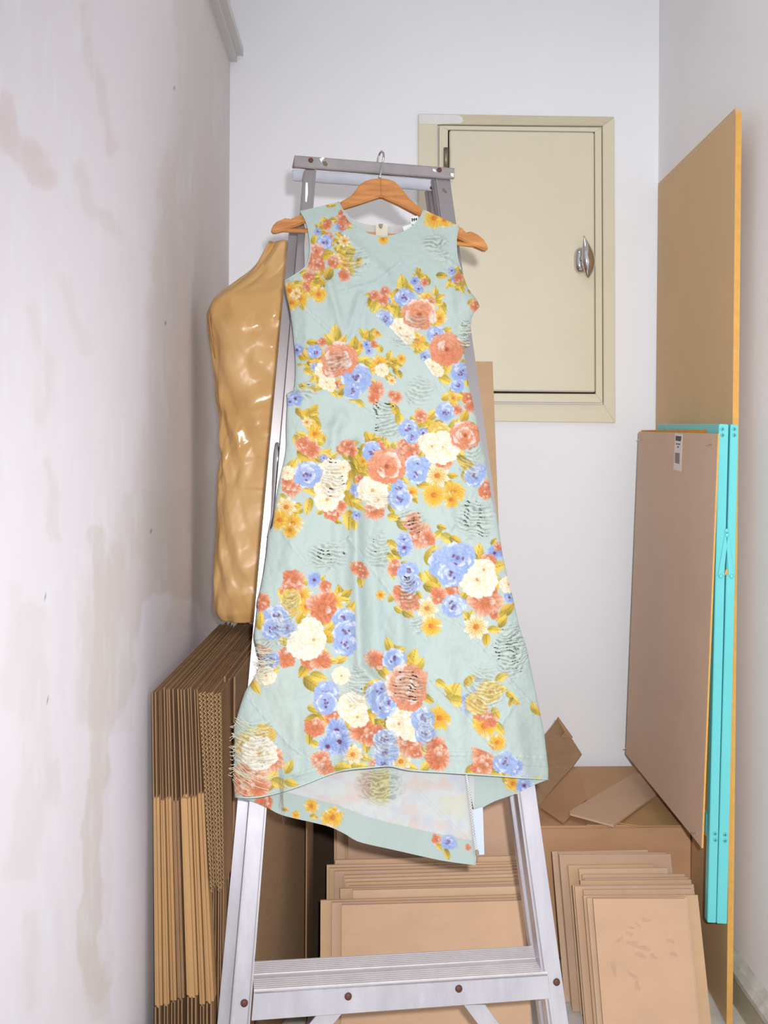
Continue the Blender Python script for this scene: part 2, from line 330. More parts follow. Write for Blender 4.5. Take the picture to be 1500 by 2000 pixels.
# ------------------------------------------------------------------ metal cabinet door in the back wall
def panel_door():
    YW = D
    def pl(off): return (Vector((0, YW-off, 0)), Vector((0, 1, 0)))
    root = empty('wall_cabinet', onp(1010, 826, pl(0.0)), 'cream painted metal cupboard with chrome handle set in the back wall', 'cabinet')
    o_tl, o_tr, o_br, o_bl = (817, 222), (1200, 228), (1202, 826), (818, 821)
    i_tl, i_tr, i_br, i_bl = (855, 243), (1177, 246), (1179, 790), (856, 787)
    def fr(name, a, b, c, d, m, off0, off1, parent=root, bevel=0.0015):
        pts = [onp(*q, pl(off0)) for q in (a, b, c, d)]; v, f = prism(pts, Vector((0, off0-off1, 0)))
        return link(name, v, f, m, parent, bevel=bevel)
    th = 0.014
    fr('frame_top', o_tl, o_tr, i_tr, i_tl, M_CREAMD, th, 0.0)
    fr('frame_side', o_tr, o_br, i_br, i_tr, M_CREAM, th, 0.0)
    fr('frame_side', o_tl, i_tl, i_bl, o_bl, M_CREAM, th, 0.0)
    fr('frame_bottom', i_bl, i_br, o_br, o_bl, M_CREAM, th, 0.0)
    # inner steel frame, proud of the moulding
    a0, a1, a2, a3 = (858, 245), (1175, 249), (1177, 787), (858, 784)
    d0, d1, d2, d3 = (876, 254), (1162, 258), (1163, 768), (876, 764)
    g = 0.012+th
    e0, e1, e2, e3 = (875, 253.4), (1161.8, 257.5), (1163.7, 769.2), (874.5, 767.5)
    fr('inner_frame_top', a0, a1, e1, e0, M_CREAM, g, 0.0); fr('inner_frame_side', a1, a2, e2, e1, M_CREAM, g, 0)
    fr('inner_frame_side', a0, e0, e3, a3, M_CREAM, g, 0); fr('inner_frame_bottom', e3, e2, a2, a3, M_CREAM, g, 0)
    fr('recess', e0, e1, e2, e3, M_DARK, g-0.010, 0.001, bevel=0)
    door = fr('door', (878, 254), (1161, 258), (1163, 766), (878, 763), M_CREAM, g+0.009, g-0.008, bevel=0.004)
    # hinge
    for (ya, yb) in ((289, 326), (690, 727)):
        tube('hinge', [onp(871, ya, pl(g+0.006)), onp(871, yb, pl(g+0.006))], 0.007, M_STEEL, root, n=10)
    # white smear of paint on the moulding
    sm = [(818, 223), (895, 224.5), (903, 229), (905, 236), (900, 241), (870, 242), (856, 243), (838, 242), (819, 241.5)]
    fr('paint_smear', *sm[:0], *[], ) if False else None
    pts = [onp(x, y, pl(th+0.0008)) for x, y in sm]; v, f = prism(pts, Vector((0, 0.0006, 0))); link('paint_smear', v, f, M_SMEAR, root)
    # handle
    hb = pl(g+0.009)
    c = onp(1133.5, 509, hb); s = (D)/F
    V = []; Fs = []; n = 28
    for j, (q, h) in enumerate(((1.0, 0.0), (1.0, 0.006), (0.86, 0.014), (0.5, 0.018))):
        for k in range(n):
            a = 2*math.pi*k/n; ca, sa = math.cos(a), math.sin(a)
            x = math.copysign(abs(ca)**0.75, ca)*12.5*s*q; z = math.copysign(abs(sa)**0.7, sa)*25*s*q
            V.append(Vector((c.x+x, c.y-h, c.z+z)))
    for i in range(3):
        for k in range(n): Fs.append((i*n+k, i*n+(k+1) % n, (i+1)*n+(k+1) % n, (i+1)*n+k))
    Fs.append(tuple(range(n))); Fs.append(tuple(3*n+k for k in range(n)))
    hp = link('handle', V, Fs, M_CHROME, root, smooth=True)
    tube('handle_stem', [c+Vector((0.006, -0.012, 0.002)), c+Vector((0.008, -0.04, 0.002))], 0.011, M_CHROME, hp, n=16, rads=[0.014, 0.010])
    # leaf-shaped lever, a tapering twisted blade standing off the plate
    top = onp(1141, 461, pl(g+0.045)); bot = onp(1149, 543, pl(g+0.040)); V = []; Fs = []; N = 26; n = 16
    for i in range(N):
        t = i/(N-1); cpt = top.lerp(bot, t); wid = 0.019*math.sin(math.pi*min(1, max(0.02, t**1.25*0.97+0.01)))**0.8; 
        if t > 0.6: wid *= 1.0
        dep = wid*0.65+0.0015
        cpt = cpt+Vector((0.0045*math.sin(math.pi*t), -0.006*math.sin(math.pi*t), 0))
        for k in range(n):
            a = 2*math.pi*k/n; V.append(cpt+Vector((wid*1.0*math.cos(a)+0.35*dep*math.sin(a), dep*math.sin(a), 0)))
    for i in range(N-1):
        for k in range(n): Fs.append((i*n+k, i*n+(k+1) % n, (i+1)*n+(k+1) % n, (i+1)*n+k))
    Fs.append(tuple(range(n))); Fs.append(tuple((N-1)*n+k for k in range(n)))
    link('handle_lever', V, Fs, M_CHROME, hp, smooth=True)
    dome('handle_screw', c+Vector((0.0, -0.017, -0.027)), Vector((0, -1, 0)), 0.0035, 0.003, M_CHROME, hp)
panel_door()

# ------------------------------------------------------------------ step ladder
LT = math.atan(0.1668)     # yaw of the ladder
LEAN = 0.15
lu = (_r*math.cos(LT)+_f*math.sin(LT)).normalized()
lh = lu.cross(_u).normalized()           # horizontal, away or toward
if lh.dot(_f) < 0: lh = -lh
LP0 = P(732, 325, 1.77)
lup = (_u+lh*LEAN).normalized()          # up along the ladder face: top farther
LN = lu.cross(lup).normalized()
if LN.dot(_f) < 0: LN = -LN              # away from camera
def LPL(off): return (LP0+LN*off, LN)
lad = empty('step_ladder', onp(770, 2480, LPL(0.05)), 'dented aluminium step ladder with rusty rivets holding the flowered dress', 'ladder')
fb = LPL(0)
def zfloor_y(x, pl):      # pixel row where the ladder plane meets the floor at column x
    lo, hi = 1500, 4000
    for _ in range(40):
        m_ = (lo+hi)/2
        if onp(x, m_, pl).z > 0.004: lo = m_
        else: hi = m_
    return lo
def rail(name, ltop, ltopy, slope_l, wtop, slope_w, pl, th, m):
    """rail whose left edge starts at (ltop, ltopy) and drifts slope_l px per row"""
    yb = zfloor_y(ltop+slope_l*1700, pl)
    xb = ltop+slope_l*(yb-ltopy); wb = wtop+slope_w*(yb-ltopy)
    a = [onp(ltop, ltopy, pl), onp(ltop+wtop, ltopy, pl), onp(xb+wb, yb, pl), onp(xb, yb, pl)]
    v, f = prism(a, LN*th); o = link(name, v, f, m, lad, bevel=0.0022, segs=2)
    return o, a
# front rails B, D
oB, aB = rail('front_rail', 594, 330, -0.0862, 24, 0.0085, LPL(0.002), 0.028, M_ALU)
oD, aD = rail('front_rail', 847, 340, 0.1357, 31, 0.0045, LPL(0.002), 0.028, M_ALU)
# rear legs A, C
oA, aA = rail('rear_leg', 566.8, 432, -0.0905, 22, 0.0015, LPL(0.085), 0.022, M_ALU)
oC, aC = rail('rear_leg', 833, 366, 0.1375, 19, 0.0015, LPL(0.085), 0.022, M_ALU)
def lerp_pt(a, b, t): return a.lerp(b, t)
for a, side, o in ((aB, 0.86, oB), (aD, 0.10, oD)):
    t0 = a[0].lerp(a[1], side); t1 = a[3].lerp(a[2], side); dx = (a[1]-a[0]).normalized()*0.0012
    v, f = prism([t0, t0+dx, t1+dx, t1], -LN*0.0016); link('rail_lip', v, f, M_ALUT, o)
for o in (oB, oD, oA, oC):
    pass
for a, o in ((aB, oB), (aD, oD), (aA, oA), (aC, oC)):        # rubber feet
    c0 = a[3]; c1 = a[2]; upv = lup*0.03
    v, f = prism([c0-dx-LN*0.003, c1+dx-LN*0.003, c1+dx-LN*0.003+upv, c0-dx-LN*0.003+upv], LN*0.034); link('rubber_foot', v, f, M_DARK, o, bevel=0.002)
# white paint drips / chips on the rail
for poly, mm, par in (([(597, 357), (601, 357), (601.5, 378), (599, 395), (596, 394), (596.5, 372)], M_PAINTDROP, oB), ([(864, 367), (868, 369), (873, 375), (871, 378), (865, 373)], M_PAINTOLIVE, oD)):
    slab('paint_mark', poly, LPL(0.002), 0.001, mm, par, lift=0.0006)
# top cap: front channel and rear channel
cap = slab('top_cap', [(575, 303), (888, 328), (888, 349), (574, 325)], LPL(-0.006), 0.006, M_ALUT, lad, bevel=0.0015, segs=2)
tp = [onp(575, 303, LPL(-0.006)), onp(888, 328, LPL(-0.006))]
v, f = prism([tp[0], tp[1], tp[1]+lh*0.06-lup*0.006, tp[0]+lh*0.06-lup*0.006], -lup*0.003); link('top_plate', v, f, M_ALUT, lad, bevel=0.001)
slab('rear_cap', [(571, 330), (886, 353), (866, 373), (572, 352)], LPL(0.075), 0.006, mat('aluminium_rear_cap', (196, 196, 205), 0.34, 0.35, var=.15, scale=22), lad, bevel=0.0015)
for x, y in ((607, 313), (858, 332)): dome('rivet', onp(x, y, LPL(-0.006)), -LN, 0.0046, 0.003, M_RIVET, lad)
dome('rivet', onp(843, 367, LPL(0.075)), -LN, 0.0035, 0.002, M_RIVET, lad)
slab('paint_mark', [(630, 316), (636, 315), (640, 321), (638, 325), (632, 323)], LPL(-0.006), 0.001, M_PAINTOLIVE, lad, lift=0.0006)
slab('paint_mark', [(624, 310), (631, 307), (634, 309), (629, 314), (628, 318)], LPL(-0.006), 0.001, M_PAINTDROP, lad, lift=0.0004)
slab('paint_mark', [(845, 330), (850, 331), (852, 336), (846, 334)], LPL(-0.006), 0.001, M_PAINTDROP, lad, lift=0.0004)
slab('paint_mark', [(880, 338), (886, 339), (886, 346), (881, 344)], LPL(-0.006), 0.001, M_PAINTDROP, lad, lift=0.0004)
# steps
def step(lx, ly, rx, ry, hl, hr, par=lad):
    """face top-left, top-right in pixels, face heights; ribbed tread behind"""
    pl = LPL(-0.004)
    a, b = onp(lx, ly, pl), onp(rx, ry, pl); c, d = onp(rx+6*(rx-lx)/575, ry+hr, pl), onp(lx-5*(rx-lx)/575, ly+hl, pl)
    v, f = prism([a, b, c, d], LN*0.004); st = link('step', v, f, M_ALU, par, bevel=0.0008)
    back = lh*0.082
    v, f = prism([a, b, b+back, a+back], -lup*0.004); link('tread', v, f, M_ALUR, st)
    rows = [0.002+0.0056*i for i in range(6)]+[0.046+0.0056*i for i in range(7)]
    V = []; Fs = []
    for r_ in rows:
        p = [a+lh*r_, b+lh*r_, b+lh*(r_+0.0034), a+lh*(r_+0.0034)]
        v, f = prism(p, lup*0.0016); n0 = len(V); V += v; Fs += [tuple(i+n0 for i in q) for q in f]
    g = link('tread_ribs', V, Fs, M_ALUR, st); g['kind'] = 'stuff'
    return st
st1 = step(496, 1936, 1070, 1901, 58, 50)
for x, y in ((680, 1946), (896, 1931)): dome('rivet', onp(x, y, LPL(-0.004)), -LN, 0.0060, 0.004, M_RIVET, lad)
for x, y in ((477, 1959), (1087, 1918)): dome('rivet', onp(x, y, LPL(0.002)), -LN, 0.0060, 0.004, M_RIVET, lad)
for k, yl in enumerate((1520, 1160, 800)):
    xl = 594-0.0862*(yl-330)+24; xr = 847+0.1357*(yl-345)+4
    if yl < 1500: xl += 2
    yr = yl+ (xr-xl)*(0.0348-0.1668*(yl-830)/1900)
    step(xl, yl, xr, yr, 46, 44)
# braces under the lowest step
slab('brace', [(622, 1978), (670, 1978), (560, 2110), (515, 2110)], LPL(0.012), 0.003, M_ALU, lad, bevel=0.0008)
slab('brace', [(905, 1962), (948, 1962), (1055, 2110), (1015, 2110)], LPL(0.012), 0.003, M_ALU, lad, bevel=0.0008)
# spreader hinge at the left side, folded between the frames
tube('spreader', [onp(541, 865, LPL(0.05)), onp(543, 885, LPL(0.045)), onp(541, 905, LPL(0.05)), onp(532, 1010, LPL(0.06)), onp(524, 1050, LPL(0.065))], 0.004, M_CHROME, lad, n=8, rads=[0.003, 0.0075, 0.007, 0.003, 0.003])

# ------------------------------------------------------------------ wooden hanger
HPL = LPL(-0.032)
hg = empty('clothes_hanger', onp(745, 384, HPL), 'varnished wooden clothes hanger with wire hook on the ladder cap', 'hanger')
hang = [(530, 447), (533, 440), (541, 432), (553, 427), (561, 424), (566, 428), (571, 427), (573, 423), (600, 416), (640, 404), (663, 395), (687, 381), (703, 360), (713, 353), (727, 349), (743, 347), (757, 349), (770, 353), (784, 366), (800, 387), (827, 410), (860, 427), (893, 440), (907, 447), (908, 453), (914, 454), (918, 450), (933, 457), (945, 467), (954, 482), (953, 488), (946, 488), (920, 477), (893, 464), (860, 447), (827, 424), (780, 399), (745, 383), (700, 398), (670, 407), (600, 433), (560, 448), (535, 454), (530, 452)]
slab('hanger_arms', hang, HPL, 0.014, M_WOOD, hg, bevel=0.0035, segs=3)
mid = [(742.6, 348), (744.2, 348), (745.4, 382), (743.8, 382)]
slab('centre_joint', mid, HPL, 0.001, mat('wood_joint', (150, 88, 44), 0.5), hg, lift=0.0005)
hp2 = LPL(-0.025)
tube('trouser_bar', [onp(548, 449, hp2), onp(650, 453, hp2), onp(745, 459, hp2), onp(850, 470, hp2), onp(940, 481, hp2)], 0.0044, M_WOOD, hg, n=12)
hk = []
for x, y, o_ in ((741, 352, -0.026), (744, 335, -0.026), (747, 320, -0.024), (749.5, 308, -0.018), (749, 299, -0.008), (746, 295.5, 0.002), (742, 299, 0.010), (739, 306, 0.014), (737, 318, 0.015), (736, 326, 0.014)):
    hk.append(onp(x, y, LPL(o_)))
tube('hook', hk, 0.0019, M_CHROME, hg, n=10)

# ------------------------------------------------------------------ the flowered dress
A_ = lambda x, y: (520+x/3.261, 380+y/3.261)
B_ = lambda x, y: (480+x/2.778, 850+y/2.778)
C_ = lambda x, y: (430+x/2.239, 1150+y/2.239)
SA, SB, SCC = 1/3.261, 1/2.778, 1/2.239
X0, Y0p, X1, Y1p = 440, 380, 1090, 1710
S = 1.6
W_, H_ = int((X1-X0)*S), int((Y1p-Y0p)*S)
MINT = np.array([193, 207, 200.])
class Canvas:
    def __init__(s, base): s.c = np.ones((H_, W_, 3))*base
    def draw(s, cx, cy, R, fn):
        """fn(dx,dy in photo px) -> (alpha, color)"""
        px, py = (cx-X0)*S, (cy-Y0p)*S; r = R*S+2
        x0, x1 = int(max(0, px-r)), int(min(W_, px+r+1)); y0, y1 = int(max(0, py-r)), int(min(H_, py+r+1))
        if x1 <= x0 or y1 <= y0: return
        yy, xx = np.mgrid[y0:y1, x0:x1]
        a, col = fn((xx-px)/S, (yy-py)/S)
        a = np.clip(a, 0, 1)[..., None]
        s.c[y0:y1, x0:x1] = s.c[y0:y1, x0:x1]*(1-a)+col*a
def petal(cv, cx, cy, ang, L, Wd, c0, c1, ce, round_=0.75, streak=0.12, ph=0.0):
    ca, sa = math.cos(ang), math.sin(ang)
    c0, c1, ce = np.array(c0, float), np.array(c1, float), np.array(ce, float)
    def fn(dx, dy):
        u = (dx*ca+dy*sa)/L; v = (-dx*sa+dy*ca)
        t = np.clip(u, 0, 1); w_ = Wd*np.sin(np.pi*np.clip(t, 0.0, 1)**round_)**0.8*0.5+0.001
        d = (w_-np.abs(v)); a = np.clip(d*S+0.5, 0, 1)*((u > 0) & (u < 1))
        e = np.clip(1-d/(0.9), 0, 1)
        col = c0+(c1-c0)*(t**1.2)[..., None]
        st = 1+streak*np.sin(v/Wd*22+t*3+ph)
        col = col*st[..., None]
        col = col*(1-0.55*e[..., None])+ce*0.55*e[..., None]
        return a, col
    cv.draw(cx, cy, max(L, Wd)*1.05, fn)
def disc(cv, cx, cy, rx, ry, ang, cin, cout, ce, lite=(0, 0)):
    ca, sa = math.cos(ang), math.sin(ang); cin, cout, ce = np.array(cin, float), np.array(cout, float), np.array(ce, float)
    ph = random.random()*6
    def fn(dx, dy):
        u = (dx*ca+dy*sa)/rx; v = (-dx*sa+dy*ca)/ry; r = np.hypot(u, v); th = np.arctan2(v, u)
        rr = r/(1+0.07*np.sin(5*th+ph)+0.05*np.sin(9*th+ph*2))
        a = np.clip((1-rr)*min(rx, ry)*S+0.5, 0, 1)
        t = np.clip((u+1)/2, 0, 1)
        col = cin+(cout-cin)*t[..., None]
        col = col*(1+0.025*np.sin(th*9+ph))[..., None]
        e = np.clip(1-(1-rr)*min(rx, ry)/1.0, 0, 1)[..., None]
        return a, col*(1-0.6*e)+ce*0.6*e
    cv.draw(cx, cy, max(rx, ry)*1.2, fn)
PAL = {
 'R': dict(dark=(196, 102, 66), mid=(232, 150, 112), light=(250, 206, 176), edge=(186, 92, 60), core=(164, 80, 60), hi=(252, 234, 220)),
 'B': dict(dark=(122, 138, 196), mid=(166, 188, 230), light=(206, 218, 242), edge=(124, 140, 200), core=(124, 84, 118), hi=(232, 238, 248)),
 'W': dict(dark=(240, 206, 130), mid=(254, 249, 240), light=(255, 254, 251), edge=(226, 160, 56), core=(210, 124, 84), hi=(255, 254, 250)),
 'P': dict(dark=(196, 150, 60), mid=(232, 196, 92), light=(244, 220, 130), edge=(190, 140, 50), core=(206, 120, 60), hi=(250, 236, 170)),
}
def rose(cv, cx, cy, r, k):
    p = PAL[k]; ph = random.random()*6.28
    for ring, (rad, n, pr) in enumerate(((0.68, 8, 0.40), (0.50, 7, 0.36), (0.32, 5, 0.30), (0.16, 4, 0.22))):
        for i in range(n):
            a = ph+ring*0.5+2*math.pi*i/n+random.uniform(-.15, .15)
            q = r*rad; rr = r*pr*random.uniform(0.85, 1.12)
            up = -math.sin(a)*0.5+0.5
            o = np.array(p['mid'], float)*(1-0.45*up)+np.array(p['light'], float)*0.45*up
            if random.random() < 0.3: o = np.array(p['hi'], float)
            i_ = np.array(p['dark'], float)*(0.75)+np.array(p['mid'], float)*0.25
            disc(cv, cx+q*math.cos(a), cy+q*math.sin(a)*0.92, rr, rr*1.15, a, i_, o, p['edge'])
    disc(cv, cx, cy, r*0.13, r*0.11, ph, p['core'], p['dark'], p['core'])
    if k == 'B':
        for i in range(4):
            a = random.random()*6.28; q = r*random.uniform(0.15, 0.4)
            disc(cv, cx+q*math.cos(a), cy+q*math.sin(a), r*0.05+0.6, r*0.09+0.6, a, (128, 82, 122), (128, 82, 122), (128, 82, 122))
def daisy(cv, cx, cy, r, white=False):
    ph = random.random()*3; n = 13 if not white else 8
    for i in range(n):
        a = ph+2*math.pi*i/n
        if white: petal(cv, cx+r*0.1*math.cos(a), cy+r*0.1*math.sin(a), a, r*0.98, r*0.62, (232, 180, 90), (252, 249, 242), (222, 168, 80), round_=0.95)
        else: petal(cv, cx+r*0.15*math.cos(a), cy+r*0.15*math.sin(a), a, r*random.uniform(.82, 1.05), r*0.36, (232, 166, 50), (250, 214, 106) if random.random() < .8 else (250, 242, 220), (202, 146, 44), round_=1.1)
    disc(cv, cx, cy, r*0.24, r*0.22, 0, (208, 110, 54), (226, 150, 60), (180, 90, 44))
def bloom(cv, cx, cy, r, k='R'):
    p = PAL[k]; ph = random.random()*6.28
    for i in range(6):
        a = ph+2*math.pi*i/6+random.uniform(-.2, .2)
        petal(cv, cx+r*0.05*math.cos(a), cy+r*0.05*math.sin(a), a, r*random.uniform(.85, 1.1), r*0.95, p['dark'], p['light'] if random.random() < .6 else p['mid'], p['edge'], round_=1.0, streak=0.07, ph=ph)
    for i in range(5):
        a = ph+0.6+2*math.pi*i/5
        petal(cv, cx, cy, a, r*0.6, r*0.55, p['dark'], p['mid'] if random.random() < .6 else p['hi'], p['edge'], round_=1.0, streak=0.07, ph=ph)
    c = {'R': (206, 130, 84), 'B': (112, 62, 96), 'W': (214, 120, 80), 'P': (200, 110, 50)}[k]
    disc(cv, cx, cy, r*0.2, r*0.18, 0, c, c, p['core'])
def leaf(cv, cx, cy, L, ang):
    cx -= math.cos(ang)*L/2; cy -= math.sin(ang)*L/2
    ca, sa = math.cos(ang), math.sin(ang); Wd = L*random.uniform(0.5, 0.66); side = random.choice((-1, 1)); tone = random.random()
    yel = np.array([248, 214, 104.]) if tone < .65 else np.array([234, 192, 74.]); oli = np.array([160, 140, 46.]) if tone < .8 else np.array([122, 116, 52.]); ed = np.array([200, 158, 54.])
    def fn(dx, dy):
        u = (dx*ca+dy*sa)/L; v = (-dx*sa+dy*ca); t = np.clip(u, 0, 1)
        w_ = Wd*0.5*np.sin(np.pi*t**0.8)**0.75+0.001
        a = np.clip((w_-np.abs(v))*S+0.5, 0, 1)*((u > 0) & (u < 1))
        vein = np.abs(np.sin((t*7-np.abs(v)/Wd*3)*np.pi))**4
        m_ = np.clip((1-t)*0.8+0.38*np.clip(side*v/Wd*2.5, -1, 1)+0.28*vein-0.22, 0, 1)
        col = yel*(1-m_[..., None])+oli*m_[..., None]
        mid = (np.abs(v) < 0.5)[..., None]
        col = np.where(mid, oli, col)
        e = np.clip(1-(w_-np.abs(v))/0.8, 0, 1)[..., None]
        return a, col*(1-.5*e)+ed*.5*e
    cv.draw(cx, cy, L*1.05, fn)
def spray(cv, x, y):
    for i in range(3):
        a = random.uniform(-2.6, -0.5); petal(cv, x, y, a, random.uniform(9, 15), 1.8, (140, 124, 40), (206, 170, 60), (140, 124, 40))
FL = []
def add(T, s, items):
    for it in items:
        k, x, y, r = it[0], it[1], it[2], it[3]; X, Y = T(x, y); FL.append((k, X, Y, r*s, it[4] if len(it) > 4 else None))
add(A_, SA, [('L', 400, 72, 34, .3), ('L', 432, 66, 34, -.3), ('C', 490, 148, 44), ('C', 518, 172, 24), ('L', 430, 158, 46, 0), ('L', 524, 205, 44, .4), ('L', 468, 215, 36, 2.6), ('L', 500, 200, 30, 2),
 ('L', 345, 200, 46, -1.4), ('L', 370, 215, 40, -.3), ('L', 325, 205, 36, -2.2), ('b', 328, 236, 26), ('B', 372, 305, 44), ('C', 395, 270, 32), ('L', 440, 292, 40, -.2), ('L', 462, 310, 30, .5), ('L', 502, 322, 50, -.3), ('L', 495, 352, 44, .2), ('L', 306, 285, 66, -1.4), ('L', 290, 330, 44, -2),
 ('R', 318, 358, 46), ('C', 308, 425, 60), ('C', 330, 450, 40), ('L', 385, 382, 88, -.2), ('C', 425, 430, 36), ('w', 440, 410, 34), ('L', 475, 375, 50, .4), ('L', 530, 378, 46, 0), ('L', 552, 425, 44, .3), ('L', 505, 400, 46, .9), ('L', 400, 498, 84, -1.2), ('D', 500, 450, 40), ('C', 500, 515, 36),
 ('L', 235, 492, 42, -.4), ('L', 322, 515, 44, .1), ('L', 205, 568, 56, .1), ('C', 270, 522, 34), ('w', 250, 530, 26), ('L', 275, 592, 60, 2.2), ('L', 335, 568, 50, .2), ('D', 335, 635, 50), ('D', 150, 612, 54), ('D', 218, 662, 44), ('D', 160, 688, 48), ('C', 255, 590, 26), ('w', 190, 630, 30),
 ('L', 868, 565, 100, -1.7), ('L', 925, 598, 66, .6), ('L', 975, 505, 60, -1.4), ('L', 995, 522, 50, -.4), ('L', 955, 522, 50, -2.4), ('b', 945, 550, 30), ('C', 1005, 562, 26), ('b', 970, 600, 30),
 ('C', 755, 620, 34), ('C', 688, 640, 32), ('C', 745, 678, 34), ('L', 645, 637, 36, 3.1), ('L', 690, 715, 80, 1.9), ('L', 745, 705, 60, 2.6), ('L', 820, 740, 90, 1.8), ('L', 825, 680, 80, -.9), ('L', 660, 690, 50, 2), ('L', 860, 780, 60, 1.2), ('L', 760, 748, 50, 0),
 ('B', 880, 655, 54), ('R', 975, 765, 96), ('B', 752, 795, 50), ('W', 855, 850, 62), ('D', 1020, 672, 52), ('L', 1078, 615, 50, -1.6), ('L', 1108, 652, 56, -.5), ('L', 1130, 735, 60, 1.1), ('L', 1055, 705, 60, .9), ('D', 1105, 790, 42), ('L', 1072, 830, 66, 2.2), ('L', 1100, 690, 50, .2),
 ('B', 1082, 892, 50), ('L', 1150, 868, 60, -.6), ('W', 895, 905, 48), ('D', 960, 930, 54), ('L', 975, 985, 66, .8), ('L', 930, 960, 50, 1), ('L', 1020, 960, 66, .4), ('b', 1010, 1035, 34), ('R', 1150, 985, 98), ('W', 1060, 1095, 52), ('W', 1100, 1130, 30), ('L', 1150, 1105, 96, -1), ('L', 1140, 1180, 84, .5), ('B', 1240, 1130, 56), ('B', 1215, 1218, 40), ('L', 1262, 1080, 56, 1.2), ('L', 1282, 1195, 52, 1.5), ('L', 1110, 1080, 50, 1),
 ('L', 1118, 515, 62, .05), ('b', 1182, 485, 26), ('L', 1212, 470, 40, -.5), ('L', 1200, 498, 34, .4), ('C', 1225, 530, 28), ('L', 1183, 540, 46, 2.9), ('L', 1245, 600, 54, 1.1), ('L', 1225, 580, 40, 2.8), ('L', 1262, 575, 30, -.3), ('L', 1292, 620, 26, 1), ('L', 1308, 682, 50, -.6), ('C', 1332, 712, 34),
 ('D', 1070, 148, 66), ('D', 1135, 162, 44), ('D', 745, 283, 34), ('L', 1200, 185, 40, .3),
 ('L', 440, 885, 100, -1.6), ('L', 400, 925, 80, -2.2), ('L', 485, 935, 80, -1), ('L', 292, 940, 60, 0), ('L', 330, 950, 46, -.8), ('C', 355, 940, 26), ('B', 308, 1000, 42), ('D', 340, 1040, 50), ('D', 320, 1090, 46), ('W', 360, 1120, 46), ('L', 300, 1110, 46, 2),
 ('R', 465, 1045, 98), ('R', 420, 1110, 56), ('L', 560, 955, 94, -1.4), ('L', 575, 1010, 76, -.6), ('L', 655, 905, 56, -1.5), ('L', 632, 920, 50, -2.7), ('L', 680, 912, 40, -.4), ('b', 638, 955, 28), ('b', 655, 995, 28), ('C', 685, 950, 22), ('L', 712, 970, 40, .1), ('L', 620, 1060, 90, -.3), ('L', 660, 1075, 70, .5),
 ('D', 720, 1080, 54), ('W', 735, 1118, 40), ('L', 785, 1022, 56, -1.3), ('L', 818, 1058, 60, -.3), ('L', 790, 1080, 46, .2), ('L', 828, 1130, 56, .9), ('L', 850, 1145, 46, 1.2), ('L', 775, 1140, 46, .5), ('w', 800, 1185, 26), ('B', 575, 1165, 86), ('B', 550, 1250, 50), ('B', 525, 1110, 36), ('L', 480, 1200, 100, -.2), ('L', 490, 1240, 80, -.9), ('L', 665, 1130, 66, -.5), ('L', 672, 1190, 62, .3), ('L', 322, 1170, 60, -1.8), ('L', 335, 1225, 66, 2.6), ('W', 385, 1195, 46), ('L', 430, 1262, 56, .8), ('W', 410, 1225, 30),
 ('b', 195, 990, 40), ('L', 250, 1032, 30, .8), ('L', 215, 1085, 30, 0), ('C', 700, 1245, 52), ('C', 680, 1300, 36), ('C', 830, 1290, 38), ('C', 800, 1275, 26), ('L', 560, 1310, 56, .2), ('L', 600, 1330, 60, .7), ('L', 825, 1375, 76, 1), ('L', 850, 1435, 84, 1.3), ('L', 800, 1340, 50, .8),
 ('L', 240, 1222, 60, .3), ('L', 300, 1240, 46, .9), ('b', 185, 1300, 44), ('b', 150, 1320, 30), ('L', 305, 1365, 62, -.9), ('L', 305, 1392, 56, -.1), ('L', 212, 1390, 62, .9), ('L', 240, 1420, 50, .5), ('L', 318, 1440, 66, .7), ('L', 332, 1470, 56, 1.1), ('D', 310, 1525, 46), ('w', 260, 1450, 30), ('C', 235, 1600, 44), ('C', 290, 1638, 44), ('L', 212, 1568, 46, -2), ('L', 345, 1580, 50, 0), ('L', 270, 1580, 50, 0),
 ('L', 1150, 1285, 66, -.6), ('L', 1215, 1290, 76, .1), ('L', 1190, 1322, 50, .6), ('B', 1140, 1385, 54), ('C', 1212, 1370, 32), ('C', 1290, 1305, 40), ('C', 1298, 1350, 36), ('L', 1060, 1400, 80, -.8), ('C', 985, 1412, 40), ('L', 940, 1430, 46, .4), ('L', 1045, 1470, 90, .4), ('L', 1000, 1475, 66, -.2), ('L', 1110, 1470, 80, .7), ('P', 1100, 1520, 66), ('L', 1195, 1470, 90, -1), ('L', 1265, 1410, 76, -1.2), ('R', 1262, 1535, 84), ('L', 1320, 1480, 60, 1), ('B', 905, 1490, 56), ('B', 925, 1545, 38), ('b', 1000, 1520, 36), ('W', 1060, 1590, 74), ('W', 1010, 1570, 40), ('L', 955, 1500, 40, .8), ('C', 1120, 1650, 56), ('L', 1200, 1600, 80, .8), ('L', 1225, 1640, 60, .6),
 ('L', 665, 1560, 80, -.9), ('L', 705, 1590, 66, .2), ('B', 675, 1625, 50), ('C', 722, 1600, 32), ('C', 870, 1605, 36), ('C', 905, 1635, 46), ('L', 825, 1635, 60, -.4), ('L', 850, 1590, 46, -1)])
